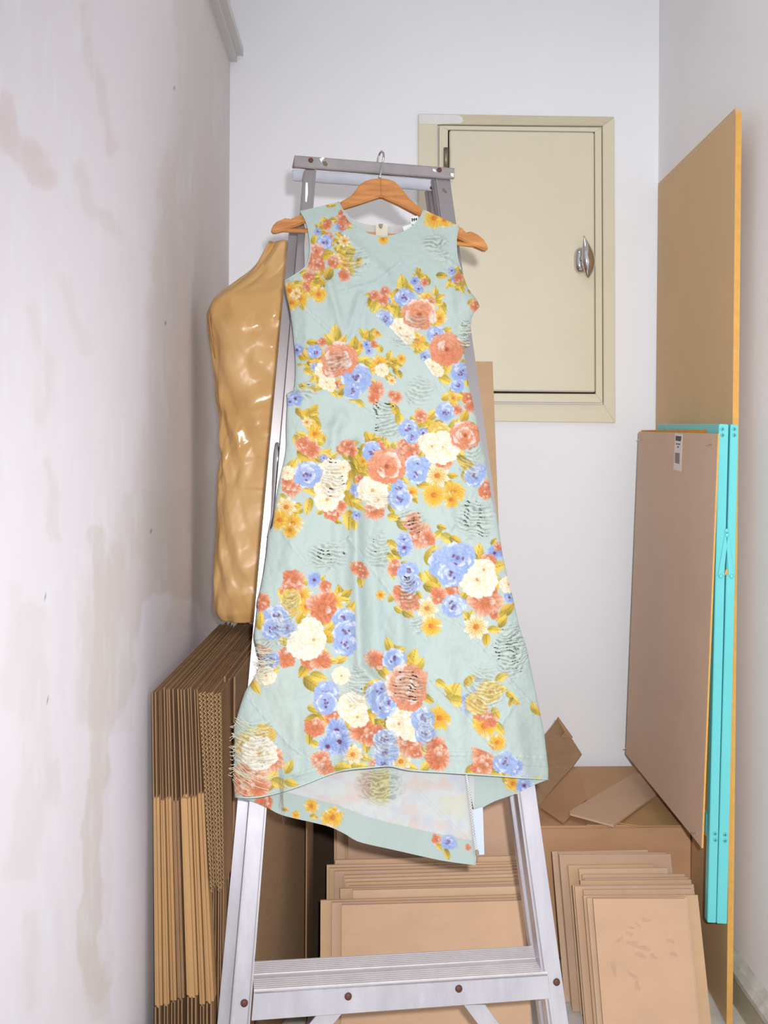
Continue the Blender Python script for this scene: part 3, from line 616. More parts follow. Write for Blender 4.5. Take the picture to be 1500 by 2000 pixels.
add(B_, SB, [('C', 320, 50, 38), ('C', 365, 78, 38), ('L', 300, 60, 50, -2), ('L', 318, 112, 80, .5), ('L', 372, 118, 76, 0), ('L', 425, 100, 80, -.5), ('L', 440, 135, 60, .6), ('L', 475, 112, 46, -.5), ('C', 550, 62, 40), ('C', 575, 85, 30), ('L', 518, 92, 50, -2.8), ('L', 600, 88, 46, .8), ('L', 560, 110, 70, .2), ('L', 640, 118, 90, 1.5),
 ('L', 672, 28, 76, -2), ('L', 705, 38, 60, -.4), ('B', 682, 92, 46), ('C', 735, 80, 30), ('L', 658, 190, 90, 1.8), ('L', 610, 210, 84, 1.2), ('L', 640, 235, 80, .4), ('L', 600, 150, 70, 1.2), ('R', 765, 170, 90), ('L', 772, 76, 46, -1.6), ('L', 850, 110, 70, 1.2), ('C', 860, 58, 38), ('C', 905, 78, 42), ('L', 815, 58, 50, .3), ('L', 850, 180, 60, 1.2), ('C', 850, 150, 30),
 ('B', 925, 175, 60), ('B', 930, 215, 44), ('b', 975, 150, 34), ('L', 958, 78, 72, -1.2), ('L', 1010, 98, 60, .9), ('L', 960, 190, 56, 2.6), ('W', 1060, 68, 88), ('W', 1010, 60, 50), ('C', 1080, 128, 52), ('R', 1190, 0, 72), ('L', 1160, 100, 80, .9), ('L', 1210, 170, 86, .5), ('L', 1180, 140, 66, .7), ('B', 1240, 225, 50), ('b', 1270, 190, 40), ('L', 1190, 225, 60, 1.5), ('w', 1040, 220, 60), ('L', 990, 180, 50, .5), ('L', 1100, 265, 66, .1), ('L', 960, 268, 60, 0), ('L', 1122, 220, 50, 0), ('D', 1020, 325, 58), ('D', 1130, 310, 56), ('D', 1115, 350, 44), ('C', 1312, 290, 44), ('C', 1300, 320, 30),
 ('L', 250, 168, 90, -1), ('W', 228, 205, 36), ('C', 250, 270, 56), ('C', 225, 250, 34), ('B', 335, 215, 68), ('L', 360, 305, 66, .6), ('L', 330, 290, 50, .3), ('L', 340, 385, 80, 1.8), ('L', 290, 380, 36, .2), ('W', 465, 210, 76), ('W', 455, 290, 76), ('W', 440, 350, 60), ('L', 420, 120, 80, 0), ('L', 590, 120, 80, 1), ('L', 565, 195, 90, 1.6), ('L', 545, 270, 80, 1.8), ('L', 560, 345, 84, 1.2), ('W', 530, 175, 34), ('L', 615, 385, 66, .6), ('L', 600, 345, 60, .2), ('L', 560, 460, 90, 1.6), ('C', 470, 405, 54), ('C', 520, 385, 30), ('L', 410, 405, 54, -1), ('b', 610, 300, 40), ('b', 600, 435, 24), ('L', 590, 490, 46, 1.5), ('W', 690, 300, 74), ('W', 720, 350, 46), ('L', 785, 300, 96, -1.3), ('L', 770, 350, 90, 1), ('B', 835, 345, 58), ('B', 830, 280, 38), ('C', 700, 405, 54), ('C', 690, 370, 34), ('L', 790, 400, 50, 1), ('L', 860, 250, 50, .9), ('D', 900, 310, 34), ('L', 920, 350, 40, 1),
 ('L', 820, 455, 60, .9), ('L', 850, 490, 70, .9), ('L', 800, 445, 56, .3), ('C', 905, 465, 46), ('C', 950, 545, 64), ('C', 985, 560, 44), ('L', 1062, 500, 46, .3), ('L', 1040, 540, 50, 2.4), ('L', 1095, 560, 70, .6), ('L', 1140, 572, 66, .5), ('b', 860, 570, 40), ('b', 860, 610, 44),
 ('L', 205, 340, 46, 1), ('w', 220, 390, 50), ('L', 265, 420, 46, .1), ('L', 270, 385, 40, .3), ('D', 185, 460, 52), ('D', 255, 480, 52), ('D', 240, 515, 40), ('L', 190, 360, 40, -1), ('L', 500, 470, 40, .4),
 ('B', 1085, 700, 84), ('B', 1150, 665, 84), ('B', 1110, 760, 60), ('L', 1005, 650, 96, -1.2), ('L', 1040, 625, 60, -.3), ('L', 1260, 640, 96, -1.4), ('L', 1230, 670, 60, 2), ('b', 1350, 640, 42), ('C', 1370, 602, 24), ('L', 1345, 575, 40, -.9), ('C', 1310, 690, 44), ('W', 1260, 780, 96), ('W', 1290, 730, 56), ('L', 1360, 715, 90, -.3), ('L', 1350, 815, 90, -.8), ('L', 1340, 750, 60, .4), ('C', 1300, 900, 82), ('L', 1000, 778, 90, -2.2), ('L', 1010, 825, 84, .2), ('L', 1130, 750, 60, .7), ('W', 1425, 810, 44), ('B', 1130, 925, 60), ('b', 1125, 880, 40), ('C', 1120, 850, 44), ('L', 1178, 880, 76, -1), ('L', 1420, 945, 80, -.7), ('L', 1385, 985, 60, 2.4), ('b', 1430, 880, 30), ('C', 1045, 870, 42), ('L', 1080, 870, 50, .3), ('w', 985, 940, 54), ('L', 940, 870, 50, 1), ('L', 1215, 985, 66, -1.2), ('L', 1195, 975, 50, -2.3), ('w', 1250, 1040, 62), ('L', 1350, 1055, 66, .1), ('L', 1395, 1015, 60, -.8), ('C', 1350, 975, 26), ('D', 1005, 1035, 52), ('L', 1305, 1110, 66, 1.6), ('L', 950, 770, 44, 1.3),
 ('C', 605, 720, 38), ('C', 640, 748, 30), ('L', 578, 710, 42, -2), ('L', 625, 795, 56, 1.4), ('D', 732, 868, 26), ('L', 800, 595, 70, .6), ('L', 830, 635, 70, .2), ('L', 785, 665, 50, 1), ('C', 810, 722, 40), ('L', 795, 765, 34, 1), ('B', 880, 740, 50), ('B', 895, 800, 50), ('C', 845, 860, 50), ('L', 795, 875, 60, -1), ('C', 890, 905, 50), ('L', 835, 950, 60, .5), ('L', 880, 970, 60, .5), ('L', 870, 700, 50, .3),
 ('C', 262, 790, 60), ('C', 230, 835, 40), ('L', 320, 800, 60, -.7), ('b', 372, 785, 40), ('C', 432, 822, 34), ('L', 410, 780, 46, -.7), ('L', 195, 860, 60, 1.5), ('P', 245, 890, 50), ('P', 235, 940, 46), ('D', 300, 870, 54), ('D', 330, 930, 46), ('C', 415, 935, 78), ('D', 480, 900, 50), ('L', 508, 858, 80, -1.7), ('L', 545, 862, 66, -.7), ('L', 535, 895, 60, .1), ('L', 570, 935, 66, -1), ('L', 565, 960, 60, .5), ('C', 90, 900, 44), ('C', 75, 930, 30), ('L', 138, 950, 50, -2), ('B', 165, 985, 60), ('B', 150, 1050, 56), ('L', 78, 1005, 84, -1.5), ('b', 225, 1050, 46), ('L', 120, 1058, 40, 0), ('B', 535, 1000, 56), ('B', 545, 1075, 66), ('B', 540, 1140, 56), ('L', 430, 1000, 66, -1), ('L', 465, 1040, 80, -.8), ('L', 455, 1095, 96, .3), ('L', 520, 1080, 46, 0), ('W', 350, 1050, 60), ('W', 320, 1130, 84), ('W', 370, 1110, 60), ('C', 215, 1205, 54), ('C', 345, 1215, 50), ('C', 405, 1215, 54), ('L', 205, 1110, 60, -1.8), ('L', 520, 1215, 66, -.5), ('L', 470, 1225, 60, .1), ('L', 420, 1170, 60, .7), ('L', 300, 985, 70, -1.1),
 ('L', 778, 1140, 80, -1.9), ('L', 825, 1165, 76, -.2), ('B', 800, 1215, 46), ('C', 690, 1210, 44), ('L', 905, 1215, 90, -1.5), ('L', 655, 1195, 46, -2.5), ('D', 850, 1220, 40)])
add(C_, SCC, [('C', 680, 308, 40), ('B', 762, 310, 46), ('L', 740, 250, 50, -1.9), ('L', 782, 272, 50, -.3), ('L', 705, 335, 56, -.8), ('L', 845, 300, 70, -1.3), ('L', 820, 325, 66, -1.9), ('L', 870, 330, 60, -1), ('L', 715, 370, 56, .9), ('L', 750, 360, 50, 1), ('R', 815, 420, 82), ('R', 830, 470, 60), ('L', 665, 425, 84, -.7), ('L', 655, 455, 70, 1.2), ('B', 465, 455, 48), ('B', 460, 500, 46), ('L', 408, 418, 88, .6), ('L', 430, 385, 66, .3), ('L', 365, 360, 60, 2.2), ('L', 415, 525, 60, .2), ('L', 398, 568, 56, 2.8), ('L', 445, 560, 46, 1), ('C', 487, 555, 32), ('W', 530, 380, 36), ('W', 575, 515, 60), ('W', 600, 560, 44), ('L', 520, 500, 66, 1.3), ('C', 415, 608, 42), ('L', 390, 655, 50, 1.6), ('L', 450, 590, 46, -.6), ('L', 415, 680, 40, .5), ('b', 510, 620, 50), ('b', 520, 670, 54), ('b', 470, 690, 46), ('L', 552, 600, 60, .9), ('C', 620, 620, 54), ('C', 660, 650, 38), ('L', 690, 590, 60, -.3), ('L', 660, 575, 50, 1.2), ('L', 668, 545, 50, .3), ('B', 700, 460, 54), ('B', 715, 510, 50), ('B', 740, 490, 40), ('W', 805, 550, 60), ('W', 830, 600, 60), ('W', 780, 590, 50), ('L', 840, 555, 90, -1.2), ('L', 740, 590, 60, 1.3), ('B', 885, 570, 46), ('B', 895, 630, 40), ('L', 772, 645, 60, 1.6), ('B', 720, 660, 44), ('B', 728, 720, 46), ('B', 715, 765, 34), ('C', 830, 665, 58), ('L', 890, 710, 46, .6), ('C', 945, 690, 44), ('C', 955, 745, 50), ('L', 955, 470, 66, .3), ('L', 990, 492, 50, .9), ('L', 910, 480, 50, .6), ('D', 960, 565, 50), ('L', 935, 440, 40, .8), ('L', 1025, 455, 80, -1.1), ('L', 1040, 492, 70, .2), ('L', 995, 440, 46, -2.2), ('L', 965, 415, 46, .6), ('L', 1090, 400, 56, -.8), ('D', 1155, 600, 54), ('L', 1220, 610, 60, .9), ('D', 1212, 672, 36), ('C', 1180, 575, 30), ('L', 1232, 385, 56, -.5), ('L', 1222, 435, 60, .2), ('P', 1180, 450, 46), ('P', 1120, 500, 46), ('b', 1100, 500, 46), ('C', 1140, 540, 36), ('L', 1130, 590, 60, .9), ('L', 1205, 545, 50, 1), ('L', 1270, 465, 40, .6), ('L', 1290, 490, 46, .6), ('L', 1272, 495, 36, 2), ('L', 1372, 518, 46, -1.9), ('L', 1388, 540, 36, .6), ('C', 1150, 720, 48), ('C', 1145, 775, 46), ('L', 1185, 765, 86, -.4), ('L', 1200, 800, 66, .2), ('B', 1245, 760, 46), ('b', 1280, 780, 40), ('L', 1105, 790, 60, -.4), ('L', 1265, 830, 60, .6), ('D', 1250, 850, 40), ('b', 1330, 855, 40), ('L', 1345, 850, 60, .3), ('L', 1395, 838, 46, 0),
 ('C', 440, 750, 40), ('C', 460, 780, 34), ('L', 470, 810, 46, 1.2), ('L', 545, 785, 80, 0), ('L', 610, 775, 66, .1), ('L', 635, 740, 46, .4), ('w', 580, 725, 40), ('L', 575, 700, 46, -1.6), ('w', 790, 755, 40), ('L', 765, 745, 50, -.8), ('L', 900, 775, 56, -1), ('C', 855, 715, 26), ('C', 680, 768, 26), ('L', 640, 690, 50, 1.5), ('L', 830, 780, 60, .3), ('L', 700, 610, 40, 1.4),
 ('C', 130, 840, 74), ('C', 165, 870, 50), ('L', 220, 840, 90, -1), ('L', 255, 850, 60, .6), ('L', 302, 778, 56, -1.1), ('L', 312, 850, 56, .3), ('L', 190, 780, 56, 2), ('C', 215, 740, 60), ('P', 140, 690, 70), ('P', 190, 640, 46), ('W', 170, 720, 70), ('L', 155, 430, 60, 1), ('L', 230, 360, 56, -.5), ('C', 190, 300, 46), ('b', 225, 310, 36), ('W', 200, 380, 40), ('L', 175, 260, 50, .5), ('C', 100, 800, 40)])

RIPS = []   # cx, cy, rx, ry, slit strength
def rip(T, s, items):
    for x, y, rx, ry, k in items: X, Y = T(x, y); RIPS.append((X, Y, rx*s, ry*s, k))
rip(A_, SA, [(560, 430, 110, 100, .35), (1070, 310, 95, 65, .6), (1120, 390, 60, 60, .2), (1275, 880, 60, 85, .8), (455, 1070, 100, 80, .4), (970, 1260, 110, 110, .3), (745, 1370, 85, 80, .8), (770, 1490, 110, 70, .6), (250, 1250, 90, 60, .5), (880, 930, 110, 60, .3), (1320, 1640, 60, 80, .5), (960, 810, 80, 60, .3)])
rip(B_, SB, [(465, 240, 75, 130, .75), (440, 650, 110, 100, .6), (725, 630, 70, 120, .5), (900, 470, 90, 80, .9), (1245, 460, 125, 120, .75), (885, 850, 60, 110, .9), (240, 910, 55, 80, .5), (1220, 160, 70, 90, .4), (930, 1030, 40, 60, .4), (720, 350, 110, 60, .2)])
rip(C_, SCC, [(180, 300, 70, 110, .6), (150, 690, 100, 140, .6), (600, 430, 60, 110, .4), (820, 420, 85, 90, .95), (1280, 270, 95, 130, .85), (1150, 450, 100, 130, .45), (330, 250, 0.1, 0.1, 0), (280, 180, 60, 110, .3), (900, 620, 40, 120, .2), (730, 690, 70, 80, .2)])
SEAMS = [[A_(640, 700), A_(790, 840), A_(900, 955), A_(1010, 1060), A_(1100, 1200), A_(1180, 1300), A_(1340, 1420)],
 [C_(120, 470), C_(300, 680), C_(480, 810)], [C_(640, 300), C_(740, 430), C_(870, 600)], [C_(890, 360), C_(1030, 510), C_(1230, 730), C_(1330, 850)],
 [C_(870, 60), C_(1030, 150), C_(1160, 255)], [C_(1160, 265), C_(1260, 160), C_(1330, 110)], [C_(1160, 265), C_(1290, 430), C_(1400, 540)], [C_(1230, 590), C_(1310, 470)],
 [A_(220, 700), A_(420, 880)], [A_(480, 620), A_(700, 560), A_(860, 430)], [B_(560, 560), B_(760, 820), B_(990, 1120)], [B_(180, 500), B_(330, 700), B_(560, 560)], [A_(500, 1290), A_(700, 1420), A_(860, 1690)], [A_(1000, 130), A_(1130, 400), A_(1240, 480)],
 [C_(980, 722), C_(1200, 725), C_(1425, 738)], [C_(330, 815), C_(480, 770), C_(640, 745)], [B_(1000, 640), B_(1150, 460), B_(1240, 290)]]
FRONT = [(661, 394), (625, 403), (586, 412), (595, 426), (600, 440), (603, 452), (606, 481), (604, 503), (600, 517), (590, 527), (574, 538), (556, 549), (557, 564), (566, 604), (571, 640), (575, 680), (577, 711), (576, 745), (573, 762), (560, 769), (561, 790), (559, 830), (559, 870), (555, 897), (545, 940), (539, 976), (534, 1023), (525, 1041), (520, 1084), (512, 1138), (503, 1174), (504, 1195), (497, 1239), (501, 1262), (508, 1297), (493, 1329), (479, 1351), (463, 1400), (457, 1427), (460, 1463), (456, 1507), (459, 1556), (490, 1558), (528, 1552), (582, 1536), (644, 1512), (680, 1503), (720, 1499), (760, 1496), (785, 1501), (810, 1505), (877, 1509), (966, 1515), (1020, 1519), (1071, 1522), (1071, 1503), (1066, 1460), (1062, 1427), (1053, 1382), (1042, 1329), (1036, 1300), (1029, 1266), (1016, 1228), (1007, 1190), (1000, 1160), (982, 1084), (971, 1012), (960, 969), (948, 897), (940, 870), (930, 815), (915, 748), (908, 702), (906, 676), (917, 652), (922, 619), (937, 599), (931, 585), (915, 564), (905, 539), (900, 527), (893, 503), (891, 472), (893, 455), (896, 441), (866, 427), (827, 409), (822, 423), (811, 438), (796, 449), (782, 456), (768, 460), (747, 462), (733, 460), (719, 457), (704, 446), (692, 439), (682, 431), (673, 418)]
def catmull(pts, corners, step=6.0):
    n = len(pts); out = []
    for i in range(n):
        p0, p1, p2, p3 = pts[i-1], pts[i], pts[(i+1) % n], pts[(i+2) % n]
        if p1 in corners: p0 = p1
        if p2 in corners: p3 = p2
        k = max(1, int(math.hypot(p2[0]-p1[0], p2[1]-p1[1])/step))
        for j in range(k):
            t = j/k
            out.append(tuple(0.5*((2*p1[c])+(-p0[c]+p2[c])*t+(2*p0[c]-5*p1[c]+4*p2[c]-p3[c])*t*t+(-p0[c]+3*p1[c]-3*p2[c]+p3[c])*t**3) for c in (0, 1)))
    return out
FRONTS = catmull(FRONT, {(661, 394), (586, 412), (556, 549), (573, 762), (560, 769), (459, 1556), (1071, 1522), (1071, 1503), (906, 676), (937, 599), (896, 441), (827, 409)})
cv = Canvas(MINT)
extra = []
for k, x, y, r, ang in FL:
    near = sum(1 for q in FL if abs(q[1]-x) < 26 and abs(q[2]-y) < 26)
    if near >= 6 and k in 'LCBRWD' and random.random() < 0.75:
        for _ in range(2):
            extra.append(('L', x+random.uniform(-12, 12), y+random.uniform(-12, 12), random.uniform(16, 26), None))
        if random.random() < 0.35: extra.append((random.choice('bCDw'), x+random.uniform(-14, 14), y+random.uniform(-14, 14), random.uniform(8, 12), None))
FL = extra+[(k, x, y, r*(1.1 if k != 'L' else 1.08), a) for k, x, y, r, a in FL]
order = {'L': 0, 'D': 1, 'w': 1, 'b': 2, 'C': 2, 'P': 3, 'W': 3, 'B': 4, 'R': 5}
FL.sort(key=lambda q: order[q[0]])
for k, x, y, r, ang in FL:
    a = ang if ang is not None else random.random()*6.28
    if k == 'L': leaf(cv, x, y, r*1.12, a)
    elif k == 'D': daisy(cv, x, y, r)
    elif k == 'w': daisy(cv, x, y, r, True)
    elif k == 'b': bloom(cv, x, y, r, 'B')
    elif k == 'C': bloom(cv, x, y, r*1.05, 'R')
    elif k in 'RBWP': rose(cv, x, y, r, k)
# plain patches sewn over the print along the diagonal seams
gy, gx = np.mgrid[0:H_, 0:W_]; GX = gx/S+X0; GY = gy/S+Y0p
for T, poly in ((A_, [(650, 730), (790, 850), (900, 965), (1010, 1070), (1095, 1200), (1000, 1150), (860, 1000), (700, 860)]),
                (B_, [(598, 800), (660, 860), (660, 1190), (606, 1200), (596, 1100)]),
                (C_, [(905, 385), (1030, 520), (1225, 740), (1110, 690), (1000, 640), (1010, 560), (900, 450)]),
                (C_, [(610, 300), (640, 310), (735, 440), (860, 600), (845, 600), (740, 480), (650, 370)][:0] or [(0, 0), (1, 0), (1, 1)])):
    pp = [T(*q) for q in poly]; m_ = poly_mask(pp, GX, GY)
    cv.c[m_] = MINT
CAN = cv.c
# panel tone differences, washed areas
tone = (fbm(GX/60, GY/60, 2)-0.5)*7
CAN += tone[..., None]
for T, poly, dc in ((C_, [(1160, 265), (1400, 530), (1440, 840), (1330, 850), (1230, 600), (1300, 470)], (-4, -6, -6)), (C_, [(120, 470), (160, 300), (560, 300), (600, 560), (480, 700), (300, 680)], (3, 2, 1)),
                    (A_, [(560, 600), (860, 430), (1000, 480), (900, 560), (640, 700), (790, 850), (620, 1000), (500, 900)], (-4, -2, 0)), (B_, [(560, 560), (760, 820), (990, 1120), (960, 1250), (610, 1250), (600, 800)], (-3, -1, 0))):
    m_ = poly_mask([T(*q) for q in poly], GX, GY); CAN[m_] += np.array(dc, float)
for sm in SEAMS:
    x0 = min(p[0] for p in sm)-12; x1 = max(p[0] for p in sm)+12; y0 = min(p[1] for p in sm)-12; y1 = max(p[1] for p in sm)+12
    ix0, ix1 = int(max(0, (x0-X0)*S)), int(min(W_, (x1-X0)*S)); iy0, iy1 = int(max(0, (y0-Y0p)*S)), int(min(H_, (y1-Y0p)*S))
    gx_, gy_ = GX[iy0:iy1, ix0:ix1], GY[iy0:iy1, ix0:ix1]
    d_, _, _ = seg_dist(sm, gx_, gy_, False)
    fade = np.exp(-(d_/5.5)**2)*(0.3+0.3*np.sin(gx_*0.8+gy_*0.6)); CAN[iy0:iy1, ix0:ix1] += (np.array([226, 232, 228.])-CAN[iy0:iy1, ix0:ix1])*fade[..., None]*0.3
    for off in (4.0,):
        line = np.exp(-((d_-off)/0.7)**2)*(np.sin((gx_+gy_)*1.6) > -0.3); CAN[iy0:iy1, ix0:ix1] += (np.array([150, 172, 168.])-CAN[iy0:iy1, ix0:ix1])*line[..., None]*0.45
def rip_field(x, y):
    """0..1 mask, ridge phase"""
    mask = np.zeros(x.shape); slit = np.zeros(x.shape); ph = np.zeros(x.shape)
    for cx, cy, rx, ry, k in RIPS:
        if rx < 1: continue
        ii = np.nonzero((np.abs(x-cx) < rx*1.25) & (np.abs(y-cy) < ry*1.25))
        xs_, ys_ = x[ii], y[ii]
        u = (xs_-cx)/rx; v = (ys_-cy)/ry; r = u*u+v*v+0.9*(fbm(xs_/16, ys_/9, 3)-0.5)
        m_ = np.clip(1.35*(1-r), 0, 1)
        up = m_ > mask[ii]
        sag = -0.34*ry*(1-u*u)*(0.6+0.4*np.sin(cx))
        tilt = 0.25*math.sin(cx*0.7+cy*0.3)
        ph[ii] = np.where(up, (ys_+sag+tilt*(xs_-cx)), ph[ii]); slit[ii] = np.where(up, k, slit[ii]); mask[ii] = np.where(up, m_, mask[ii])
    return mask, ph, slit
rm, rp, rs = rip_field(GX, GY)
jit = 7*(fbm(GX/22, GY/9, 1)-0.5)*2+1.8*np.sin(GX/8.0+GY/13.0)
ridge = np.sin((rp+jit)*2*np.pi/7.5); ridge2 = np.sin((rp+jit*1.6+0.12*GX)*2*np.pi/3.4)
lum = CAN.mean(-1, keepdims=True)
wash = (0.38*rm+0.34*rm*np.clip(ridge, 0, 1)+0.16*rm*np.clip(ridge2, 0, 1))[..., None]
thread = np.array([222, 225, 214.])+0*CAN
CAN = CAN*(1-wash)+(thread*0.6+CAN*0.4)*wash
dark = (rm*np.clip(-ridge-0.6, 0, 1)*2.0*(rs*0.8))[..., None]; dark = np.clip(dark, 0, .75)  # shade between the torn strands painted into the troughs
CAN = CAN*(1-dark)+(CAN*0.55+6)*dark
d_hem, _, _ = seg_dist([(459, 1556), (528, 1552), (582, 1536), (644, 1512), (680, 1503), (760, 1496), (810, 1505), (877, 1509), (966, 1515), (1071, 1522)], GX, GY, False)
CAN += (np.array([150, 170, 164.])-CAN)*(np.exp(-((d_hem-24)/0.7)**2)*0.35)[..., None]
CAN = np.clip(CAN, 0, 255)*0.785
def sample(can, x, y):
    u = np.clip((x-X0)*S, 0, W_-1.001); v = np.clip((y-Y0p)*S, 0, H_-1.001); iu = u.astype(int); iv = v.astype(int); fu = (u-iu)[..., None]; fv = (v-iv)[..., None]
    return (can[iv, iu]*(1-fu)+can[iv, iu+1]*fu)*(1-fv)+(can[iv+1, iu]*(1-fu)+can[iv+1, iu+1]*fu)*fv

# folds of the cloth: (polyline, width px, height m)
FOLDS = [([A_(400, 560), A_(440, 720), A_(490, 900)], 9, .006), ([A_(600, 640), A_(560, 760), A_(520, 880)], 8, .005), ([A_(540, 300), A_(640, 380), A_(720, 470)], 9, .004), ([A_(760, 500), A_(770, 600)], 10, .005), ([A_(350, 1500), A_(430, 1480), A_(500, 1440)], 12, .005), ([A_(470, 1400), A_(430, 1520), A_(420, 1650)], 12, .006),
 ([A_(250, 720), A_(260, 900), A_(270, 1060)], 12, .004), ([A_(640, 700), A_(600, 900)], 10, .004), ([A_(1180, 560), A_(1170, 700)], 14, .004),
 ([B_(595, 60), B_(600, 400), B_(598, 700), B_(612, 1000), B_(620, 1250), C_(690, 420), C_(700, 770)], 12, .013), ([B_(680, 450), B_(690, 800), B_(720, 1250)], 18, -.010), ([B_(500, 500), B_(520, 800)], 14, -.007),
 ([B_(830, 1000), B_(850, 1250), C_(900, 500), C_(915, 780)], 16, .010), ([B_(300, 450), B_(240, 700)], 20, .008), ([C_(180, 380), C_(280, 420)], 20, .006), ([C_(1040, 300), C_(1100, 500), C_(1110, 800)], 20, -.009), ([C_(540, 500), C_(500, 800)], 18, -.008), ([C_(340, 560), C_(330, 800)], 18, .008),
 ([B_(950, 500), B_(980, 760)], 16, .006), ([B_(1080, 300), B_(1120, 480)], 12, .005), ([C_(1300, 600), C_(1340, 820)], 16, .006), ([C_(640, 560), C_(640, 790)], 10, .008), ([C_(770, 560), C_(790, 790)], 12, .008)]
lefte = np.array([p for p in FRONT[11:42]]); righte = np.array([p for p in FRONT[54:81]])[::-1]
def dress_disp(x, y):
    xl = np.interp(y, lefte[:, 1], lefte[:, 0]); xr = np.interp(y, righte[:, 1], righte[:, 0])
    xl = np.where(y < 549, 575-(y-400)*0.1, xl); xr = np.where(y < 527, 897, xr)
    t = np.clip((x-xl)/(xr-xl)*2-1, -1, 1)
    amp = np.interp(y, [390, 560, 800, 1200, 1520, 1700], [0.004, 0.026, 0.022, 0.03, 0.036, 0.036])
    h = amp*(np.sqrt(np.clip(1-np.abs(t)**2.6, 0, 1)))
    for pl, wd, a in FOLDS:
        ys = [p[1] for p in pl]; y0, y1 = min(ys)-60, max(ys)+60
        m_ = (y > y0) & (y < y1)
        if not m_.any(): continue
        d_, _, _ = seg_dist(pl, x[m_], y[m_], False); h[m_] += a*1.0*np.exp(-(d_/wd)**2)
    for sm in SEAMS:
        xs = [p[0] for p in sm]; ys = [p[1] for p in sm]
        m_ = (y > min(ys)-12) & (y < max(ys)+12) & (x > min(xs)-12) & (x < max(xs)+12)
        d_, _, _ = seg_dist(sm, x[m_], y[m_], False); h[m_] += 0.0012*np.exp(-(d_/4)**2)*(1+.5*np.sin(x[m_]*.5))
    sk = np.clip((y-1150)/350, 0, 1)
    h += 0.007*sk*np.sin(x/34.0+y/260.0)+0.004*sk*np.sin(x/17.0-y/170.0+1)
    h += 0.006*(fbm(x/55, y/110, 0)-0.5)+0.0036*(fbm(x/16, y/26, 2)-0.5)+0.0012*(fbm(x/6, y/6, 4)-.5)
    return h
def build_cloth(name, outline, step, plane_off, disp, canvas, parent, mtl, slits=True, mirror_depth=None):
    xs = np.arange(min(p[0] for p in outline)-2, max(p[0] for p in outline)+2+step, step); ys = np.arange(min(p[1] for p in outline)-2, max(p[1] for p in outline)+2+step, step)
    X, Y = np.meshgrid(xs, ys)
    fx = (X[:-1, :-1]+X[1:, 1:])/2; fy = (Y[:-1, :-1]+Y[1:, 1:])/2
    keep = poly_mask(outline, fx, fy)
    inside = keep.copy()
    if slits:
        m_, p_, s_ = rip_field(fx, fy); j_ = 7*(fbm(fx/22, fy/9, 1)-0.5)*2+1.8*np.sin(fx/8.0+fy/13.0)
        r_ = np.sin((p_+j_)*2*np.pi/7.5); lim = fbm(fx/12, fy/30, 5)
        keep &= ~((m_ > 0.5) & (r_ < -0.86) & (lim > 1.0-0.54*s_))
    vi = np.zeros(X.shape, int)
    cnt = np.zeros(X.shape, int); ncell = np.zeros(X.shape, int)
    for dy in (0, 1):
        for dx in (0, 1):
            cnt[dy:dy+keep.shape[0], dx:dx+keep.shape[1]] += keep; ncell[dy:dy+keep.shape[0], dx:dx+keep.shape[1]] += inside
    used = cnt > 0; edge = used & (ncell < 4)
    ex, ey = X[edge], Y[edge]
    _, nx, ny = seg_dist(outline, ex, ey); X[edge] = nx; Y[edge] = ny
    vi[used] = np.arange(used.sum())
    ux, uy = X[used], Y[used]
    h = disp(ux, uy)
    if slits:
        m_, p_, s_ = rip_field(ux, uy); j_ = 7*(fbm(ux/22, uy/9, 1)-0.5)*2+1.8*np.sin(ux/8.0+uy/13.0)
        h = h+m_*0.0026*(1-2*np.clip(-np.sin((p_+j_)*2*np.pi/7.5), 0, 1)**1.5)+m_*0.007*(fbm(ux/14, uy/8, 5)-.5)
    n = np.array(LN); p0 = np.array(LP0)+n*plane_off; e = np.array(EYEP)
    rd = np.array(_f)[None]+np.outer((ux-CX)/F, np.array(RR))+np.outer((CY-uy)/F, np.array(UU))
    # the surface point on the pixel's ray at the displaced height over the plane
    tt = (((p0-e)@n)-h)/(rd@n)
    V = e[None]+rd*tt[:, None]
    a = vi[:-1, :-1][keep]; b = vi[:-1, 1:][keep]; c = vi[1:, 1:][keep]; d = vi[1:, :-1][keep]
    faces = np.stack([a, d, c, b], -1)
    root = np.array(parent.location) if parent is not None else np.zeros(3)
    me = bpy.data.meshes.new(name); me.vertices.add(len(V)); me.vertices.foreach_set('co', (V-root).ravel())
    me.loops.add(faces.size); me.loops.foreach_set('vertex_index', faces.ravel().astype(np.int32))
    me.polygons.add(len(faces)); me.polygons.foreach_set('loop_start', np.arange(0, faces.size, 4, dtype=np.int32))
    me.polygons.foreach_set('use_smooth', np.ones(len(faces), bool))
    me.update(calc_edges=True); me.validate()
    col = np.ones((len(V), 4)); col[:, :3] = lin_np(sample(canvas, ux, uy))
    at = me.color_attributes.new('print', 'FLOAT_COLOR', 'POINT'); at.data.foreach_set('color', col.ravel())
    me.materials.append(mtl)
    o = bpy.data.objects.new(name, me); COL.objects.link(o)
    if parent is not None: o.parent = parent
    return o
M_CLOTH = mat_attr('printed_cotton', 0.82, 0.12, 420)
dress = empty('sleeveless_dress', onp(760, 1690, LPL(-0.03)), 'pale mint sleeveless dress with rose print and shredded rips, on the wooden hanger', 'dress')
DOFF = -0.040
front = build_cloth('front_panel', FRONTS, 1.6, DOFF, dress_disp, CAN, dress, M_CLOTH)

